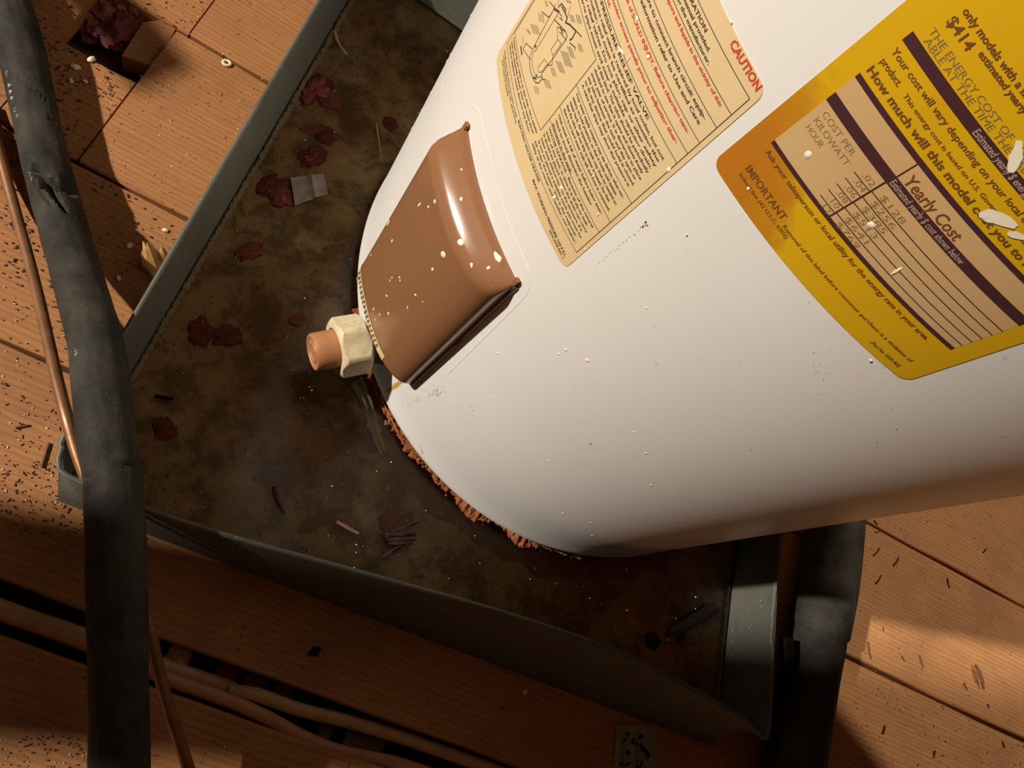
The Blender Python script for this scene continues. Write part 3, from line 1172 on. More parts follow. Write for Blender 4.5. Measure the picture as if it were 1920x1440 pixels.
# dark folded lip along the right side
vs, fs = [], []
NL = 40
for i in range(NL + 1):
    t = i / NL
    v_ = CV0 + .002 + (CHh - .004) * t
    wob = .00025 * math.sin(t * 9)
    for a_, e_ in ((-.25, .0002), (-.25, .0036 + wob), (.22, .0030 + wob), (.50, .0016), (.55, .0002)):
        vs.append(cyl(CT1 + a_, v_, e_))
for i in range(NL):
    for k in range(4):
        a = i * 5 + k
        fs.append((a, a + 5, a + 6, a + 1))
fs += [(0, 1, 2, 3, 4), tuple(NL * 5 + k for k in (4, 3, 2, 1, 0))]
child_of_part(link('folded_lip', fix_normals(mesh('folded_lip', vs, fs)), M['cover_edge']), cover)
# screw ears at the top corners
for thc in (CT0 + .35, CT1 - .3):
    e_ = MB()
    nr = math.radians(thc)
    m = Matrix.Rotation(nr, 3, 'Z')
    e_.box(cyl(thc, CV1 + .0015, .0022), .0022, .0036, .0062, 0, m)
    child_of_part(e_.build('corner_tab', M['cover'], None, False), cover)
# small rating label along the lower edge, wrapped over the curve
def cover_patch(x0, x1, y0, y1, lift, n=30, m=6):
    vs, fs = [], []
    for i in range(n + 1):
        for j in range(m + 1):
            vs.append(on_cover(x0 + (x1 - x0) * i / n, y0 + (y1 - y0) * j / m, lift))
    for i in range(n):
        for j in range(m):
            a = i * (m + 1) + j
            fs.append((a, a + m + 1, a + m + 2, a + 1))
    return vs, fs
v, f_ = cover_patch(.003, CW - .026, .0062, .0190, .0004)
rl = child_of_part(link('rating_label', mesh('rating_label', v, f_), M['paper_cream']), cover)
mb = MB()
x = .012
while x < CW - .037:
    for row in range(4):
        ww = rnd.uniform(.001, .0032)
        y = .0083 + .0025 * row
        vs, fs = cover_patch(x + row * .0004, x + row * .0004 + ww, y, y + .0014, .0007, 2, 1)
        mb.add(vs, fs)
    x += .0042
pr = mb.build('rating_print', M['ink_black'], None, False)
child_of_part(pr, cover); tag(pr, kind='stuff')


# paint drips on cover and jacket: positions read off the photograph
def cover_at(px, py):
    best = None
    r = ray(px, py); o = Vector((0, 0, H))
    for ei in range(60):
        e = CE * ei / 59
        th, v_ = cyl_at(px, py, RT + e)
        x, y = RT * math.radians(th - CT0), v_ - CV0
        if 0 < x < CW and 0 < y < CHh:
            d = abs(cover_h(x, y, CW, CHh) - e)
            if best is None or d < best[0]: best = (d, x, y)
    return best[1:] if best else None


def surf_frame(nrm):
    z = nrm.normalized(); x = Vector((0, 0, 1)).cross(z).normalized(); y = z.cross(x)
    return Matrix((x, y, z)).transposed()


mb = MB()
for px, py, a, b in ((786, 384, .0009, .0035), (815, 378, .0015, .0018), (803, 388, .0010, .0014), (831, 477, .0022, .0035), (811, 505, .0012, .002), (864, 454, .0022, .0022), (779, 553, .0009, .002), (764, 577, .0008, .0018), (728, 588, .0011, .002),
                     (725, 555, .001, .0018), (749, 520, .0009, .0015), (735, 521, .0008, .001), (731, 526, .0008, .001), (750, 526, .0008, .0012), (735, 452, .001, .0018), (695, 478, .0007, .0011), (728, 418, .0011, .004), (883, 496, .0011, .0011), (916, 502, .0011, .0014),
                     (932, 481, .004, .0016), (936, 484, .0024, .0018), (865, 318, .0008, .0008), (866, 373, .0014, .001), (903, 356, .0011, .0007), (700, 580, .0008, .0035), (712, 590, .0008, .0015), (703, 600, .0007, .0014), (793, 566, .0006, .0008), (884, 500, .0008, .0008)):
    q = cover_at(px, py)
    if q is None: continue
    p = on_cover(*q)
    nx = (on_cover(q[0] + .001, q[1]) - p).cross(on_cover(q[0], q[1] + .001) - p)
    mb.blob(p, a, b, .0004, rnd.uniform(-.3, .3), 9, .12, surf_frame(nx))
sp = child_of_part(mb.build('paint_speck', M['paint_white'], None), cover)
tag(sp, kind='stuff')

mb = MB()
J = [(829, 92, .0007, .002), (836, 113, .0010, .0022), (829, 158, .0009, .0016), (822, 158, .0007, .0012), (807, 175, .0009, .002), (772, 240, .001, .003), (788, 205, .0007, .001), (768, 253, .0007, .0015), (745, 295, .0008, .002), (720, 340, .0008, .001), (735, 380, .0008, .0012), (712, 362, .0006, .001), (750, 320, .0006, .0008), (740, 330, .0006, .001), (746, 345, .0006, .001),
     (870, 20, .0006, .0015), (845, 120, .0006, .001), (1101, 676, .0015, .0022), (1061, 656, .0011, .0015), (1048, 664, .0008, .0013), (933, 662, .0008, .0016), (846, 707, .0008, .001), (847, 755, .0008, .001), (926, 744, .0008, .001), (1212, 577, .0007, .001),
     (1085, 810, .0004, .001), (1221, 910, .0006, .0018), (1055, 963, .0006, .0024), (1108, 980, .0006, .0016), (942, 980, .0006, .001), (1110, 1004, .0006, .001), (1211, 850, .0006, .0014), (1188, 810, .0006, .001), (1030, 863, .0005, .0014), (1288, 440, .0004, .0008), (1165, 95, .003, .0008), (1195, 35, .0012, .0012),
     (1255, 318, .0012, .0014), (1053, 352, .0013, .0016), (1040, 370, .0011, .002), (1114, 330, .0006, .0012), (1122, 402, .0006, .0014), (1098, 467, .0006, .0006), (1216, 107, .0009, .0013), (1180, 110, .0005, .003), (1372, 42, .0006, .0006), (1080, 380, .0004, .001),
     (1516, 290, .0015, .0018), (1634, 421, .0016, .0016), (1682, 507, .0007, .0032), (1404, 353, .0008, .0008), (1633, 675, .0008, .0008)]
for px, py, a, b in J:
    th, v_ = cyl_at(px, py)
    nr = Vector((math.cos(math.radians(th)), math.sin(math.radians(th)), 0))
    rz = math.radians(-55) if 1850 < px and py < 450 else rnd.uniform(-.35, .35)
    mb.blob(cyl(th, v_, .0004 if (px > 1330 or 930 < px < 1440 and py < 500) else .0), a, b, .00035, rz, 11, .12, surf_frame(nr))
sp = par(mb.build('paint_speck', M['paint_white'], None)); tag(sp, kind='stuff')

# rust freckles and stains on the jacket
mb = MB()
def freckles(cx_, cy_, sx, sy, n, s0, s1):
    for _ in range(n):
        th, v_ = cyl_at(cx_ + rnd.gauss(0, sx), cy_ + rnd.gauss(0, sy))
        nr = Vector((math.cos(math.radians(th)), math.sin(math.radians(th)), 0))
        mb.blob(cyl(th, v_, .00005), rnd.uniform(s0, s1) * .62, rnd.uniform(s0, s1) * .62, .0001, rnd.uniform(0, 3), 6, .4, surf_frame(nr))
freckles(815, 735, 9, 5, 46, .0003, .0012); freckles(782, 750, 7, 5, 22, .0003, .0008); freckles(762, 755, 6, 5, 20, .0003, .0007); freckles(880, 766, 5, 7, 14, .0003, .0007); freckles(786, 768, 3, 6, 8, .0002, .0006); freckles(820, 740, 16, 5, 14, .0002, .0006)
for i in range(14):
    freckles(1210 - i * 7.2, 420 + i * 6.2, 1.5, 1.5, 2, .0002, .0006)
for i in range(16):
    freckles(rnd.uniform(1150, 1700), rnd.uniform(560, 840), 1, 1, 1, .0002, .0006)
for i in range(12):
    freckles(1530 + rnd.gauss(0, 12), 690 + rnd.gauss(0, 30), 1, 1, 1, .0002, .0005)
freckles(1106, 832, 1.5, 1.5, 4, .0004, .0009); freckles(1208, 422, 3, 2, 6, .0006, .0012)
fl = par(mb.build('rust_freckle', M['rust_dark'], None)); tag(fl, kind='stuff')
st = MB()
def smear(pts, w, e=.0001, st=st):
    P = catmull([cyl(*cyl_at(*p), e) for p in pts], .0015)
    n0 = 0
    vs, fs = [], []
    for i, p in enumerate(P):
        d = (P[min(i + 1, len(P) - 1)] - P[max(i - 1, 0)]).normalized()
        nr = Vector((p.x - CX, p.y - CY, 0)).normalized()
        sd = d.cross(nr).normalized() * w * (.5 + .6 * abs(noise.noise(p * 300))) * math.sin(math.pi * min(max(i / max(1, len(P) - 1), .04), .96)) ** .4
        vs += [p - sd, p + sd]
    for i in range(len(P) - 1): fs.append((2 * i, 2 * i + 1, 2 * i + 3, 2 * i + 2))
    st.add(vs, fs)
smear([(722, 735), (735, 728), (752, 716), (768, 706)], .0032)
smear([(712, 738), (722, 762), (736, 790), (748, 815)], .0016)
smear([(785, 832), (792, 848), (790, 862)], .0009)
smear([(668, 520), (672, 535), (676, 560)], .0018)
sm = MB()
smear([(1836, 401), (1850, 402), (1868, 406), (1888, 414), (1906, 424)], .0042, .0006, sm)
smear([(1890, 436), (1902, 438), (1925, 446)], .0028, .0006, sm)
smear([(1912, 262), (1908, 285), (1900, 310), (1896, 322)], .0032, .0006, sm)
smear([(1842, 403), (1852, 403)], .0022, .0007, sm)
tag(par(sm.build('paint_smear', M['paint_white'], None)), kind='stuff')
tag(par(st.build('rust_stain', M['stain'], None)), kind='stuff')

# ---- drain valve -------------------------------------------------
TV = math.radians(199.4)
AXV = Vector((math.cos(TV), math.sin(TV), 0))
SIDE = Vector((-math.sin(TV), math.cos(TV), 0))
MV = Matrix((SIDE, Vector((0, 0, 1)), AXV)).transposed()          # local z -> outward
VC = Vector((CX, CY, .071))
def along(r): return VC + AXV * r
v, f_ = lathe([(.001, .270), (.019, .270), (.019, .283), (.013, .284), (.012, .302), (.001, .302)], 32, VC, MV)
valve = par(link('drain_valve', fix_normals(mesh('drain_valve', v, f_)), M['grey_plastic_and_shade']))
tag(valve, 'cream plastic drain valve with tan cap')
# the hand nut's cast shade, built as a grey plate on the jacket
mb = MB()
pl = [(-.014, -.030), (.012, -.036), (.021, -.012), (.020, .020), (.006, .028), (-.016, .022), (-.020, -.005)]
vs = [along(.2795 + .0) + SIDE * a + Vector((0, 0, b)) for a, b in pl] + [along(.2835) + SIDE * a * .95 + Vector((0, 0, b * .95)) for a, b in pl]
k = len(pl)
mb.add(vs, [tuple(range(k, 2 * k))] + [(i, (i + 1) % k, k + (i + 1) % k, k + i) for i in range(k)])
child_of_part(link('nut_shade', fix_normals(mesh('nut_shade', mb.v, mb.f)), M['grey_plastic_and_shade']), valve)
# six-lobed hand nut with scooped flats
def nut_mesh():
    vs, fs = [], []
    N = 120
    IR, h0, h1 = .0258, .2965, .3250                      # hexagon in-radius, both ends
    hs = [h0 + (h1 - h0) * k / 26 for k in range(27)]
    rows = [(.0150, h0)] + [(None, h) for h in hs] + [(.0195, h1), (.0185, h1 - .003), (.001, h1 - .003)]
    for r0, hh in rows:
        for k in range(N):
            t = 2 * math.pi * k / N
            a = (t + .30) % (math.pi / 3) - math.pi / 6
            r = r0
            if r0 is None:
                dd = min(hh - h0, h1 - hh)
                r = min(IR / math.cos(a) - .0009 * math.cos(3 * a) ** 2, IR * 1.10, IR * .955 + dd * 1.25)
            vs.append(VC + MV @ Vector((r * math.cos(t), r * math.sin(t), hh)))
    for j in range(len(rows) - 1):
        for k in range(N):
            a, b = j * N + k, j * N + (k + 1) % N
            fs.append((a, b, b + N, a + N))
    return fix_normals(mesh('hand_nut', vs, fs))
child_of_part(link('hand_nut', nut_mesh(), M['nut']), valve)
v, f_ = lathe([(.0183, .318), (.0177, .337), (.0173, .3445), (.0164, .3460), (.0140, .3460), (.0134, .3452), (.0102, .3452), (.0097, .3460), (.0071, .3460), (.0066, .3453), (.0005, .3453)], 48, VC, MV)
cap = child_of_part(link('screw_cap', fix_normals(mesh('screw_cap', v, f_)), M['cap']), valve)
tag(cap, 'tan plastic screw cap')

# clear film hanging below the valve
pts = [(at(668, 712, .055), .0065), (at(683, 745, .040), .0065), (at(698, 785, .022), .0062), (at(712, 828, .010), .006), (at(720, 846, .0075), .006)]
P = catmull([p for p, _ in pts], .003)
vs, fs = [], []
for i, p in enumerate(P):
    d = (P[min(i + 1, len(P) - 1)] - P[max(i - 1, 0)]).normalized()
    sd = d.cross(Vector((0, 0, 1))).normalized()
    w = .0066 * (1 - .3 * i / len(P))
    for k, q in enumerate((-1, -.45, 0, .5, 1)):
        vs.append(p + sd * w * q + Vector((0, 0, (.0022 if k in (1, 3) else 0) + .0008 * noise.noise(p * 200 + Vector((k, 0, 0))))))
for i in range(len(P) - 1):
    for k in range(4):
        a = i * 5 + k
        fs.append((a, a + 1, a + 6, a + 5))
film = link('plastic_film', mesh('plastic_film', vs, fs), M['film'])
tag(film, 'narrow strip of clear crinkled film hanging below the drain valve into the pan', 'plastic strip')

# ------------------------------------------------------------------ black insulated pipe on the left
HR = .0196
hp = [(-14, -70, .0205), (14, 0, .021), (42, 100, .022), (63, 200, .0215), (85, 300, .024), (111, 400, .036), (141, 500, .062), (165, 585, .088), (181, 650, .104), (197, 800, .1185), (211, 900, .120), (217, 1000, .118), (222, 1200, .111), (224, 1440, .099), (225, 1560, .092), (226, 1700, .085)]
path = catmull([at(*p) for p in hp], .0032)
# arc length of pixel rows
def s_of(py):
    best, s, bs = 1e9, 0, 0
    for i, p in enumerate(path):
        if i: s += (p - path[i - 1]).length
        v_ = ROT.transposed() @ (p - Vector((0, 0, H)))
        yy = 720 - FPX * v_.y / -v_.z
        if abs(yy - py) < best: best, bs = abs(yy - py), s
    return bs
S370, S330, S420 = s_of(372), s_of(335), s_of(430)
crack = [((s_of(338), .55), (s_of(375), .15), .0024, .0085), ((s_of(375), .15), (s_of(383), -.8), .0040, .012), ((s_of(376), .1), (s_of(430), -.25), .0022, .008), ((s_of(368), -.95), (s_of(384), -.75), .0060, .012), ((s_of(360), .75), (s_of(412), .25), .0008, .003),
         ((s_of(172), .35), (s_of(208), -.6), .0010, .002), ((s_of(240), -.6), (s_of(252), -1.0), .001, .0025), ((s_of(885), -1.2), (s_of(889), 1.3), .0010, .0022), ((s_of(905), .6), (s_of(925), 1.2), .004, .004), ((s_of(1120), .9), (s_of(1132), 1.6), .003, .003), ((s_of(1190), -.1), (s_of(1196), .9), .0006, .0016)]


def seg_d(s, ph, a, b):
    ax, ay, bx, by = a[0], a[1] * HR, b[0], b[1] * HR
    px_, py_ = s, ph * HR
    dx, dy = bx - ax, by - ay
    L2 = dx * dx + dy * dy
    t = max(0, min(1, ((px_ - ax) * dx + (py_ - ay) * dy) / L2)) if L2 else 0
    return math.hypot(px_ - ax - dx * t, py_ - ay - dy * t), t


def hose_r(s, ph):
    p = ph if ph <= math.pi else ph - 2 * math.pi
    r = HR + .0011 * noise.noise(Vector((s * 9, math.cos(p) * 1.2, math.sin(p) * 1.2))) + .0006 * noise.noise(Vector((s * 40, p * 3, 2)))
    for a, b, w, dep in crack:
        if min(a[0], b[0]) - .02 < s < max(a[0], b[0]) + .02:
            d, t = seg_d(s, p, a, b)
            w2 = w * (1.15 - .6 * t)
            if d < w2 * 2:
                r -= dep * max(0, 1 - d / (w2 * 1.6)) ** .6
    return r


hose = empty('insulated_pipe', path[10].copy())
tag(hose, 'thick black foam insulated pipe crossing the pan corner, with a split near its top', 'pipe')
v, f_, fr_h = tube(path, hose_r, 84)
def par_h(o, p=hose):
    o.parent = p; o.matrix_parent_inverse = Matrix.Translation(p.location).inverted(); return o
par_h(link('foam_sleeve', mesh('foam_sleeve', v, f_), M['foam']))


def hose_pt(s, ph, lift=.0):
    k = min(range(len(fr_h)), key=lambda i: abs(fr_h[i][0] - s))
    s0, p, d, sd, u = fr_h[k]
    r = hose_r(s, ph if ph >= 0 else ph + 2 * math.pi) + lift
    return p + d * (s - s0) + (u * math.cos(ph) + sd * math.sin(ph)) * r


# which side of the sleeve is the image left?
_t = hose_pt(s_of(400), .5) - hose_pt(s_of(400), -.5)
SGN = -1 if _t.x > 0 else 1
mb = MB()
def hose_text(txt, y0, ph0, size, flip=False):
    """lettering that runs along the sleeve, letter tops away from its left edge"""
    co, fs = glyph_mesh(txt, .0)
    sc = size / CAPH
    s0 = s_of(y0)
    vs = []
    for x_, y_ in co:
        vs.append(hose_pt(s0 + x_ * sc, SGN * (ph0 - (-y_ if flip else y_) * sc / HR), .0003))
    mb.add(vs, fs)
def tri(y0, ph0, L_, h_):
    s0 = s_of(y0)
    mb.add([hose_pt(s0, SGN * ph0, .0003), hose_pt(s0 + L_, SGN * (ph0 + .0), .0003), hose_pt(s0 + L_ * .75, SGN * (ph0 - h_ / HR), .0003)], [(0, 1, 2)])
hose_text('91-', 149, 1.02, .0036)
for yy in (168, 183, 196): tri(yy, .98, .0042, .0046)
hose_text('U', 216, .95, .0042); hose_text(':K', 232, .86, .0034)
hose_text('JLLL', 338, .80, .0042); hose_text('-16', 668, .86, .0036)
tag(par_h(mb.build('printed_marks', M['ink_fade'], None, False)), kind='stuff')

# ------------------------------------------------------------------ copper pipe
cp = [(-30, 190, .006), (-8, 260, .007), (7, 315, .009), (30, 400, .018), (55, 490, .034), (75, 570, .052), (92, 645, .070), (108, 715, .084), (126, 785, .0935), (143, 845, .0950), (163, 900, .0945), (200, 990, .0925), (245, 1090, .088), (278, 1175, .080), (296, 1250, .070), (316, 1325, .058), (340, 1400, .045), (360, 1460, .036), (395, 1560, .022)]
cpath = catmull([at(*p) for p in cp], .004)
v, f_, _ = tube(cpath, lambda s, ph: .0046 + .00012 * noise.noise(Vector((s * 60, ph, 1))), 20)
cu = link('copper_pipe', mesh('copper_pipe', v, f_), M['copper'])
tag(cu, 'thin tarnished copper pipe running beside and under the black insulated pipe', 'pipe')

# ------------------------------------------------------------------ black sleeve on the right of the pan
rp = [(1578, 760, .037), (1573, 880, .037), (1566, 985, .037), (1552, 1100, .037), (1533, 1190, .037), (1515, 1280, .037), (1489, 1440, .037), (1466, 1580, .037)]
rpath = catmull([at(*p) for p in rp], .005)
def s_of_r(py):
    best, s, bs = 1e9, 0, 0
    for i, p in enumerate(rpath):
        if i: s += (p - rpath[i - 1]).length
        v_ = ROT.transposed() @ (p - Vector((0, 0, H)))
        yy = 720 - FPX * v_.y / -v_.z
        if abs(yy - py) < best: best, bs = abs(yy - py), s
    return bs
SEAMR = s_of_r(1192)
def rr(s, ph):
    r = .0345 + .0012 * noise.noise(Vector((s * 12, math.cos(ph), math.sin(ph))))
    if s > SEAMR: r -= .0022
    if abs(s - SEAMR) < .003: r -= .003 * (1 - abs(s - SEAMR) / .003)
    return r
v, f_, _ = tube(rpath, rr, 48)
rs_ = empty('insulated_duct', rpath[3].copy())
tag(rs_, 'wide black foam sleeved pipe lying beside the right side of the drain pan', 'pipe')
o = link('foam_sleeve', mesh('foam_sleeve', v, f_), M['foam']); o.parent = rs_; o.matrix_parent_inverse = Matrix.Translation(rs_.location).inverted()
# loose strip of tape along its lower left flank
tp = catmull([at(1474, 1195, .062), at(1476, 1240, .060), at(1468, 1300, .060), at(1455, 1370, .060), at(1444, 1400, .058)], .006)
v, f_, _ = tube(tp, lambda s, ph: .0075 if abs(math.sin(ph)) > .3 else .0058, 10)
o = link('tape_flap', mesh('tape_flap', v, f_), M['black']); o.parent = rs_; o.matrix_parent_inverse = Matrix.Translation(rs_.location).inverted()

# ------------------------------------------------------------------ cables in the floor gap
def cable(pts, name, mat, label, w=.0058, h=.0028):
    P = catmull(pts, .008)
    v, f_, _ = tube(P, lambda s, ph: 1 / math.sqrt((math.cos(ph) / h) ** 2 + (math.sin(ph) / w) ** 2), 16)
    o = link(name, mesh(name, v, f_), mat)
    tag(o, label, 'cable', 'electrical cables in the floor gap')
    return o
zc = -.012
cable([at(-60, 1115, zc), at(60, 1158, zc), at(160, 1192, zc), at(300, 1245, zc - .003), at(420, 1285, zc - .012), at(440, 1292, zc - .016)], 'electrical_cable', M['cable'], 'tan flat cable in the floor gap, upper of the pair left of the black pipe')
cable([at(-60, 1128, zc), at(60, 1170, zc), at(160, 1207, zc), at(310, 1270, zc), at(420, 1310, zc), at(500, 1345, zc), at(570, 1383, zc), at(640, 1410, zc), at(760, 1436, zc), at(900, 1490, zc)], 'electrical_cable', M['cable_red'], 'reddish flat cable in the floor gap, the lower one right of the black pipe')
cable([at(430, 1296, zc - .008), at(480, 1302, zc), at(560, 1330, zc), at(650, 1352, zc), at(760, 1385, zc), at(860, 1420, zc), at(1000, 1470, zc), at(1100, 1510, zc)], 'electrical_cable', M['cable'], 'tan flat cable in the floor gap, the upper one right of the black pipe')
for i, (px, py, r) in enumerate(((335, 1232, .010), (430, 1258, .010), (480, 1275, .011), (530, 1298, .009))):
    o = tuft(at(px, py, -.030), r, M['pink_deep'] if i else M['straw'], 'insulation_tuft', None, .6, 20 + i)
    tag(o, ['tan fibre clump in the floor gap beside the thin copper pipe', 'dark pink insulation clump in the floor gap above the end of a tan cable', 'dark pink insulation clump in the middle of the floor gap', 'dark pink insulation clump at the right end of the row in the floor gap'][i], 'insulation', 'insulation clumps in the floor gap')
b = MB(); b.box(at(610, 1360, -.032), .012, .036, .02, A20)
o = b.build('wood_block', M['wood_dark'], None, False); tag(o, 'small dark wood block bridging the floor gap under the two cables', 'wood block')

# ------------------------------------------------------------------ loose things on the floor
# wood offcut in the hole
c4 = [at(228, 105, -.006), at(292, 126, -.006), at(340, 32, -.003), (at(268, 42, -.003))]
n0 = [(p.x, p.y, p.z) for p in c4]
vs = n0 + [(x, y, z - .020) for x, y, z in n0]
o = link('wood_offcut', fix_normals(mesh('wood_offcut', vs, [(0, 1, 2, 3), (4, 7, 6, 5), (0, 4, 5, 1), (1, 5, 6, 2), (2, 6, 7, 3), (3, 7, 4, 0)])), M['wood'], None, False)
tag(o, 'short rectangular wood offcut lying in the hole between floorboards', 'wood offcut')

# splintered wood, a bundle of upright shards
shard = empty('splintered_wood', at(292, 490, 0))
tag(shard, 'pale freshly splintered piece of wood against the outside of the pan', 'wood splinter')
for i, (px, py, qx, qy, w, z0, z1) in enumerate(((300, 520, 268, 452, .0065, .004, .030), (296, 515, 276, 455, .006, .003, .034), (302, 512, 284, 462, .006, .006, .024), (304, 500, 304, 462, .005, .004, .032), (312, 505, 306, 470, .004, .004, .028), (290, 512, 266, 470, .005, .003, .022), (318, 492, 316, 484, .003, .004, .016), (292, 505, 290, 478, .006, .006, .016))):
    a, b_ = at(px, py, z0), at(qx, qy, z1)
    d = b_ - a; sd = d.cross(Vector((0, 0, 1))).normalized(); up2 = sd.cross(d).normalized()
    vs = []
    for t, k in ((0, 1), (.5, 1.0), (.82, .6), (1, .08)):
        p = a + d * t
        for q, r_ in ((-1, 0), (0, .5), (1, 0), (0, -.5)):
            vs.append(p + sd * w * k * q * (1 + .2 * rnd.uniform(-1, 1)) + up2 * w * k * r_)
    fs = [(4 * j + k, 4 * j + (k + 1) % 4, 4 * j + 4 + (k + 1) % 4, 4 * j + 4 + k) for j in range(3) for k in range(4)] + [(3, 2, 1, 0), (12, 13, 14, 15)]
    o = link('shard', fix_normals(mesh('shard', vs, fs)), M['wood_raw'], None, False)
    o.parent = shard; o.matrix_parent_inverse = Matrix.Translation(shard.location).inverted()

# pink insulation scraps in the pan
for i, (px, py, r, sq, rz, mt, lab) in enumerate((
    (590, 170, .0170, (1.2, .8), .9, 'pink_deep', 'dark red insulation scrap in the pan nearest the straw twig'),
    (618, 190, .0110, (1, .9), .2, 'pink', 'pink insulation scrap touching the dark red one near the straw twig'),
    (590, 245, .0080, (1.3, .7), .3, 'pink', 'curled pink insulation scrap in the pan above the grey tape'),
    (610, 255, .0100, (1, .9), .6, 'pink_deep', 'dark red insulation scrap just right of the curled pink one above the tape'),
    (585, 295, .0120, (1.2, .8), .6, 'pink_deep', 'dark red insulation scrap directly above the grey tape'),
    (528, 370, .0120, (1, .9), .4, 'pink', 'pink insulation scrap at the left edge of the grey tape'),
    (505, 350, .0120, (1.2, .8), 1, 'pink_deep', 'dark red insulation scrap between the grey tape and the pan side'),
    (732, 234, .0075, (.95, 1.1), .4, 'pink_deep', 'round red insulation scrap in the pan close to the white heater'),
    (470, 470, .0105, (1.3, .8), .8, 'pink', 'pink insulation scrap in the pan at the left side below the tape'),
    (375, 622, .0110, (.9, 1.2), .2, 'pink_deep', 'dark red insulation scrap in the pan near the black pipe'),
    (425, 632, .0100, (1.2, .9), .2, 'pink_deep', 'dark red insulation scrap between the pipe-side scrap and the valve'),
    (558, 601, .0065, (1.1, .9), .2, 'pink', 'small round pink insulation scrap just left of the drain valve cap'),
    (728, 981, .0078, (1, 1.1), .2, 'pink', 'round pink insulation scrap beside the dark twisted twig bundle'),
    (1278, 1198, .0075, (1, 1), .2, 'pink_deep', 'small red insulation scrap below the black rubber stub'),
    (310, 803, .0085, (1, 1.1), .5, 'pink_deep', 'faint dark red insulation scrap in the pan right of the black pipe'))):
    p = at(px, py, .0020)
    o = tuft(p, r * 1.05, M[mt], 'insulation_scrap', None, .26, 40 + i, .25, sq, rz, 30, 12, .6)
    tag(o, lab, 'insulation', 'insulation scraps in the pan')

# grey paper tape
def sheet(name, quad, mat, label, cat, nx=10, ny=8, amp=.0015, crease=None, th=.0006, seed=1):
    vs, fs = [], []
    for s_ in (0, 1):
        for i in range(nx + 1):
            for j in range(ny + 1):
                a = quad[0].lerp(quad[1], i / nx); b_ = quad[3].lerp(quad[2], i / nx)
                p = a.lerp(b_, j / ny)
                z = amp * noise.noise(Vector((i * .5, j * .5, seed)))
                if crease is not None: z += .0025 * max(0, 1 - abs(i / nx - crease) * 9)
                vs.append(p + Vector((0, 0, z - s_ * th)))
    K_ = (nx + 1) * (ny + 1)
    for i in range(nx):
        for j in range(ny):
            a = i * (ny + 1) + j
            fs.append((a, a + ny + 1, a + ny + 2, a + 1)); fs.append((K_ + a, K_ + a + 1, K_ + a + ny + 2, K_ + a + ny + 1))
    for i in range(nx):
        for j in (0, ny):
            a = i * (ny + 1) + j; fs.append((a, a + ny + 1, K_ + a + ny + 1, K_ + a))
    for j in range(ny):
        for i in (0, nx):
            a = i * (ny + 1) + j; fs.append((a, a + 1, K_ + a + 1, K_ + a))
    o = link(name, fix_normals(mesh(name, vs, fs)), mat)
    return tag(o, label, cat)
sheet('tape_scrap', [at(545, 333, .0085), at(606, 325, .0085), at(615, 363, .0085), at(553, 385, .0085)], M['tape'], 'creased grey paper tape scrap lying in the wet pan', 'tape', 10, 8, .0014, .6)
# printed scrap at the bottom edge
sc_ = sheet('paper_scrap', [at(1156, 1360, .003), at(1236, 1358, .003), at(1226, 1470, .003), at(1148, 1470, .003)], M['tape'], 'crumpled pale paper scrap with black blotches on the boards below the pan', 'paper', 12, 12, .004, None, .0006, 5)
mb = MB()
for _ in range(26):
    px, py = rnd.uniform(1164, 1222), rnd.uniform(1372, 1455)
    mb.blob(at(px, py, .0052), rnd.uniform(.001, .0045), rnd.uniform(.0008, .0025), .0006, rnd.uniform(0, 3), 7, .4)
bl = mb.build('ink_blotch', M['black'], sc_); tag(bl, kind='stuff')


def stick(name, a, b_, w0, w1, mat, label, cat, group=None, bend=.0, parent=None):
    mid = a.lerp(b_, .5)
    d = (b_ - a); sd = d.cross(Vector((0, 0, 1))).normalized()
    P = catmull([a, mid + sd * bend * d.length, b_], max(.001, d.length / 8))
    L_ = d.length
    v, f_, _ = tube(P, lambda s, ph: max(.0002, (w0 + (w1 - w0) * min(1, s / L_)) * (1 + .25 * noise.noise(Vector((s * 200, ph, 1))))), 8)
    o = link(name, mesh(name, v, f_), mat)
    return tag(o, label, cat, group)
stick('straw_twig', at(628, 60, .0095), at(650, 102, .0085), .0016, .0010, M['straw'], 'pale straw twig lying in the pan near its left side', 'twig', None, .08)
stick('dark_twig', at(655, 108, .008), at(668, 125, .008), .0008, .0005, M['bark'], 'thin dark twig just below the straw twig in the pan', 'twig')
stick('dark_twig', at(706, 230, .008), at(716, 300, .008), .0006, .0003, M['bark'], 'long hair-thin dark twig in the pan beside the round red scrap', 'twig')
stick('bark_stick', at(516, 912, .008), at(533, 962, .008), .0030, .0015, M['bark'], 'short dark bark stick in the pan below centre left', 'stick', None, .05)
stick('bark_stick', at(290, 742, .008), at(325, 748, .008), .0020, .0012, M['black'], 'small black stick in the pan just right of the black pipe', 'stick')
stick('bark_stick', at(632, 978, .008), at(672, 1000, .008), .0018, .0016, M['bark'], 'dark bark stick in the pan left of the round pink scrap', 'stick')
# black stub
p0, p1 = at(1262, 1188, .012), at(1340, 1140, .012)
stick('rubber_stub', p0, p1, .0058, .0068, M['black'], 'short black rubber tube stub lying in the pan near its right side', 'tube')
tag(tuft(at(1222, 1200, .003), .009, M['black'], 'rubber_crumb', None, .5, 91), 'dark crumb at the left end of the black rubber stub', 'crumb')
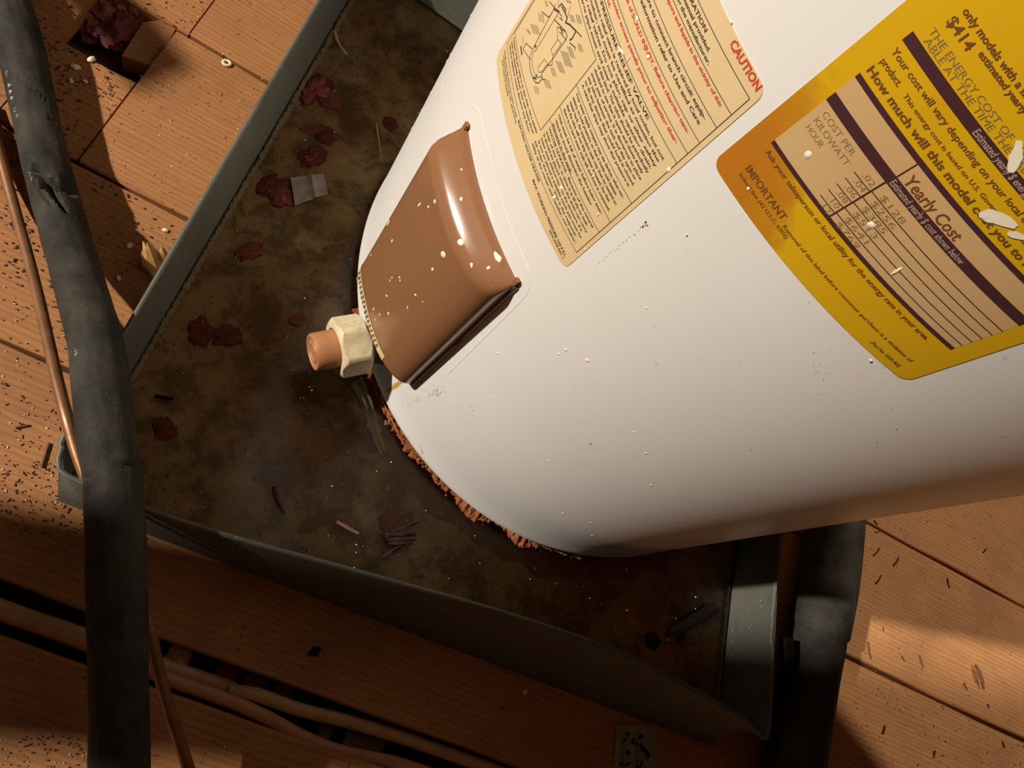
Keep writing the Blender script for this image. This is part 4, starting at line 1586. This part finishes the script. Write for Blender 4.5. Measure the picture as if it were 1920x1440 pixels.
# dark twisted bundle
tw = empty('twig_bundle', at(760, 1005, .006))
tag(tw, 'dark shiny twisted bundle of wet twigs in the pan below the heater edge', 'twig bundle')
for i, (a, b_, w) in enumerate((((722, 1004), (778, 1000), .0024), ((724, 1012), (780, 1010), .0020), ((728, 1020), (772, 1018), .0018), ((735, 998), (785, 978), .0016), ((752, 1024), (716, 1044), .0016), ((716, 1040), (706, 1062), .0010), ((700, 1000), (722, 1003), .0006), ((697, 1002), (704, 1020), .0005))):
    A_, B_ = at(*a, .0085), at(*b_, .0085)
    d = B_ - A_
    P = catmull([A_, A_.lerp(B_, .5) + Vector((0, 0, .002)), B_], .002)
    v, f_, _ = tube(P, lambda s, ph, w=w: w * (1 + .5 * noise.noise(Vector((s * 150, ph, i)))), 8)
    o = link('twig', mesh('twig', v, f_), M['wet']); o.parent = tw; o.matrix_parent_inverse = Matrix.Translation(tw.location).inverted()
# black chip on the board under the pan
mb = MB(); vs, fs = solid([at(x, y).xy[:] for x, y in ((576, 1228), (595, 1230), (602, 1214), (588, 1211))], 0.0004, .003)
o = link('rubber_chip', mesh('rubber_chip', vs, fs), M['black'], None, False); tag(o, 'small square black chip on the dark board below the pan', 'chip')
# dry leaf on the right boards
L0, L1 = at(1826, 1246, .002), at(1842, 1292, .002)
d = L1 - L0; sd = d.cross(Vector((0, 0, 1))).normalized()
vs, fs = [], []
for i in range(13):
    t = i / 12
    w = .0046 * math.sin(math.pi * min(1, t * .95 + .03)) ** .8 * (1.25 - .6 * t)
    for k, q in enumerate((-1, -.5, 0, .5, 1)):
        vs.append(L0 + d * t + sd * w * q + Vector((0, 0, .0028 * abs(q) + .001 * math.sin(t * 3))))
for i in range(12):
    for k in range(4):
        a = i * 5 + k; fs.append((a, a + 1, a + 6, a + 5))
o = link('dry_leaf', mesh('dry_leaf', vs, fs), M['leaf']); tag(o, 'curled brown dry leaf on the boards at the lower right', 'leaf')
# pale ring on the board seam, upper left
rg = at(425, 118, .0022)
v, f_, _ = tube([rg + Vector((math.cos(t) * .0038, math.sin(t) * .0030, 0)) for t in [2 * math.pi * k / 24 for k in range(25)]], .0015, 8, False)
o = link('foam_ring', mesh('foam_ring', v, f_), M['grain']); tag(o, 'small cream ring on the board seam at the upper left', 'ring')
# larger pale lumps
for i, (px, py, r, lab) in enumerate(((310, 432, .0026, 'cream lump above the splintered wood'), (243, 461, .0028, 'cream lump just left of the splintered wood'), (223, 522, .0024, 'cream lump between the black pipe and the splintered wood'), (141, 126, .0038, 'cream lump with a dark crumb right of the black pipe at upper left'), (172, 112, .0034, 'upright cream lump at the upper left beside another cream lump'), (133, 152, .0026, 'small long cream lump below the two lumps at upper left'), (160, 153, .0022, 'smallest cream lump below the two lumps at upper left'), (984, 1298, .0028, 'tan lump on the dark board far below the pan'))):
    o = tuft(at(px, py, .0003), r, M['grain'], 'foam_lump', None, .6, 70 + i, .3, (1.2, .8), i, 12, 7, .3); tag(o, lab, 'lump', 'cream lumps on the boards')
# needles and bark slivers on the right boards
NE = [(1638, 1042, 1650, 1027), (1642, 1095, 1653, 1078), (1676, 1061, 1686, 1046), (1676, 1060, 1686, 1044), (1628, 1204, 1634, 1236), (1724, 1228, 1732, 1252), (1777, 1084, 1781, 1103), (1591, 1118, 1594, 1132), (1808, 1280, 1814, 1294), (1656, 1376, 1660, 1360), (1754, 1408, 1752, 1422), (1884, 1402, 1880, 1390), (1691, 1230, 1697, 1240), (1656, 1176, 1657, 1184), (1852, 1320, 1855, 1328), (1844, 1036, 1850, 1028), (1640, 976, 1646, 984), (1642, 998, 1652, 995)]
SL = ['short dark bark sliver nearest the top of the black duct', 'dark bark sliver below the one nearest the black duct top', 'thick dark bark sliver in the row right of the black duct top', 'second sliver lying across the thick dark one by the duct top',
      'long upright bark sliver just above the open board seam at right', 'long slanted bark sliver between the seam and the dry leaf', 'thin upright bark sliver on the upper right board near the knot', 'tiny bark sliver touching the middle of the black duct', 'small bark sliver just below and left of the dry leaf',
      'leaning bark sliver at the bottom edge beside the shadow', 'upright bark sliver at the bottom edge, middle of the right boards', 'bark sliver in the lower right corner of the photo', 'tiny bark sliver left of the long slanted one', 'tiny upright bark sliver left of the open seam', 'tiny bark sliver just below the dry leaf', 'small bark sliver near the right edge on the upper board', 'small bark sliver touching the heater edge at right', 'level bark sliver just below the heater edge at right']
for i, (a, b_, c_, d_) in enumerate(NE):
    stick('bark_sliver', at(a, b_, .0012), at(c_, d_, .0012), .0011, .0006, M['bark'], SL[i], 'sliver', 'bark slivers on the right boards', .06)
stick('bark_sliver', at(78, 877, .0012), at(92, 830, .0012), .0013, .0011, M['bark'], 'long dark bark sliver on the boards left of the pan corner', 'sliver')
stick('bark_sliver', at(29, 802, .0012), at(53, 797, .0012), .0011, .0009, M['bark'], 'short level bark sliver on the boards left of the copper pipe', 'sliver')
stick('bark_sliver', at(2, 0 + 718, .0012), at(12, 722, .0012), .0009, .0009, M['bark'], 'tiny bark sliver at the left edge of the photo', 'sliver')

# crumbs and grains nobody could count
pan_poly = [Vector((p.x, p.y)) for p in (TL, BL, BR, TR)]
def in_pan(p):
    ins = False
    for i in range(4):
        a, b_ = pan_poly[i], pan_poly[(i + 1) % 4]
        if (a.y > p.y) != (b_.y > p.y) and p.x < (b_.x - a.x) * (p.y - a.y) / (b_.y - a.y) + a.x: ins = not ins
    return ins
def in_void(p):
    u, v_ = to_uv(p)
    return -.041 < v_ < .0 or (-.336 < u < -.254 and .466 < v_ < .548) or (.64 < u < .69)
dk, gr = MB(), MB()
def drop(px, py, dark=True, s=1.0):
    p = at(px, py, .0002)
    if in_void(p): return
    if in_pan(p): p.z = .0065
    if dark:
        a = rnd.choice((.0007, .0009, .0012, .0022)) * s * rnd.uniform(.7, 1.2)
        dk.blob(p, a, rnd.uniform(.0005, .0010) * s, .0008 * s, rnd.uniform(0, 6.3), 6, .25)
    else:
        a = rnd.uniform(.0004, .0010) * s
        gr.blob(p, a, a * rnd.uniform(.6, 1), a * 1.0, rnd.uniform(0, 6.3), 6, .2)
for _ in range(260): drop(rnd.uniform(40, 330), rnd.uniform(0, 180) , True, 1.0)          # busiest by the pipe at upper left
for _ in range(190): drop(rnd.uniform(80, 330), rnd.uniform(150, 520))
for _ in range(190): drop(rnd.uniform(330, 600), rnd.uniform(0, 330))
for _ in range(230): drop(rnd.uniform(0, 130), rnd.uniform(230, 520), True, .9)
for _ in range(190): drop(rnd.uniform(0, 190), rnd.uniform(520, 960), True, .8)
for _ in range(120): drop(rnd.uniform(0, 165), rnd.uniform(860, 1000), True, .9)
for _ in range(240): drop(rnd.uniform(1600, 1920), rnd.uniform(940, 1440), True, .75)
for _ in range(60): drop(rnd.uniform(0, 160), rnd.uniform(1380, 1440), True, .7)
for _ in range(160): drop(rnd.uniform(280, 1300), rnd.uniform(1020, 1440), True, .8)
for _ in range(230): drop(rnd.uniform(250, 860), rnd.uniform(100, 1100), True, .9)
for _ in range(120): drop(rnd.uniform(80, 620), rnd.uniform(0, 520), False)
for _ in range(70): drop(rnd.uniform(0, 190), rnd.uniform(520, 960), False)
for _ in range(16): drop(rnd.uniform(0, 160), rnd.uniform(1385, 1440), False, .8)
for _ in range(40): drop(rnd.uniform(280, 1300), rnd.uniform(1020, 1440), False, .9)
for _ in range(90): drop(rnd.uniform(280, 900), rnd.uniform(60, 1100), False, .8)
for _ in range(25): drop(rnd.uniform(1600, 1920), rnd.uniform(960, 1440), False, .6)
tag(dk.build('dark_crumbs', M['dropping'], None), 'dark crumbs and droppings scattered over the boards and the pan', 'crumbs', kind='stuff')
tag(gr.build('pale_grains', M['grain'], None), 'tiny cream grains scattered over the boards and the pan', 'grains', kind='stuff')

# low amber lump in the pan, coloured to stand in for a patch of light
o = tuft(at(600, 975, .0018), .0085, M['mud_and_light'], 'light_patch', None, .12, 120, .2, (.8, 2.6), math.radians(-60), 24, 6, .4)
tag(o, 'elongated amber patch painted as light on the pan floor near its lower side', 'light patch')

# ------------------------------------------------------------------ unseen framing added around the view to cast shade
LA = Vector((LAMP_A.x, LAMP_A.y, 0))
def toward(p, lampv, z):
    return Vector((p.x, p.y, 0)) + (Vector((lampv.x, lampv.y, 0)) - Vector((p.x, p.y, 0))) * (z / lampv.z)
# an unseen stud added left of the view to cast the broad dark band
dirA = Vector((math.cos(math.radians(171)), math.sin(math.radians(171)), 0))
fr = .10
def tow(p, f): return p + (LA - p) * f
pA, pB = tow(Vector((-.121, .096, 0)), fr), tow(Vector((-.091, -.077, 0)), fr)
cen = (pA + pB) / 2
b = MB(); b.box(cen + Vector((0, 0, 1.25)), .04, (pA - pB).length, 2.5, math.atan2((pA - pB).y, (pA - pB).x) - math.pi / 2)
tag(b.build('shade_timber_1', M['wood_raw'], None, False), kind='structure')
# a diagonal brace added out of view on the left to cast a dark strip
def shade_brace(name, p0, p1, width, z):
    a, b_ = toward(p0, LAMP_A, z), toward(p1, LAMP_A, z)
    c_ = (a + b_) / 2; d_ = b_ - a
    m = MB(); m.box((c_.x, c_.y, z), d_.length, width, .004, math.atan2(d_.y, d_.x))
    tag(m.build(name, M['wood_raw'], None, False), kind='structure')
n47 = Vector((.731, .682, 0))
shade_brace('shade_timber_2', at(140, 0) - Vector((.7, -.73, 0)) * .25 + n47 * .024, at(228, 115) + Vector((.7, -.73, 0)) * .035 + n47 * .024, .062, .45)
# unseen panels added overhead to block the bulb from parts of the floor
zc_ = 1.25
poly2 = [Vector(p) for p in ((.50, .60, 0), (.50, 1.7, 0), (-1.2, 1.7, 0), (-1.2, .40, 0), (.2, .50, 0))]
pp = [toward(p, LAMP_B, 1.36) for p in poly2]
vs, fs = solid([(p.x, p.y) for p in pp], 1.36, 1.38)
tag(link('shade_timber_3', fix_normals(mesh('shade_timber_3', vs, fs)), M['wood_raw'], None, False), kind='structure')
poly = [Vector((.60, .15, 0)), Vector((.655, .07, 0)), Vector((.715, -.04, 0)), Vector((1.5, -.86, 0)), Vector((1.3, -1.7, 0)), Vector((-1.0, -1.3, 0)), Vector((-1.0, -.06, 0)), Vector((.2, .14, 0))]
pp = [toward(p, LAMP_B, zc_) for p in poly]
vs, fs = solid([(p.x, p.y) for p in pp], zc_, zc_ + .02)
tag(link('shade_deck', fix_normals(mesh('shade_deck', vs, fs)), M['wood_raw'], None, False), kind='structure')  # added panel that keeps the bulb off the lower boards
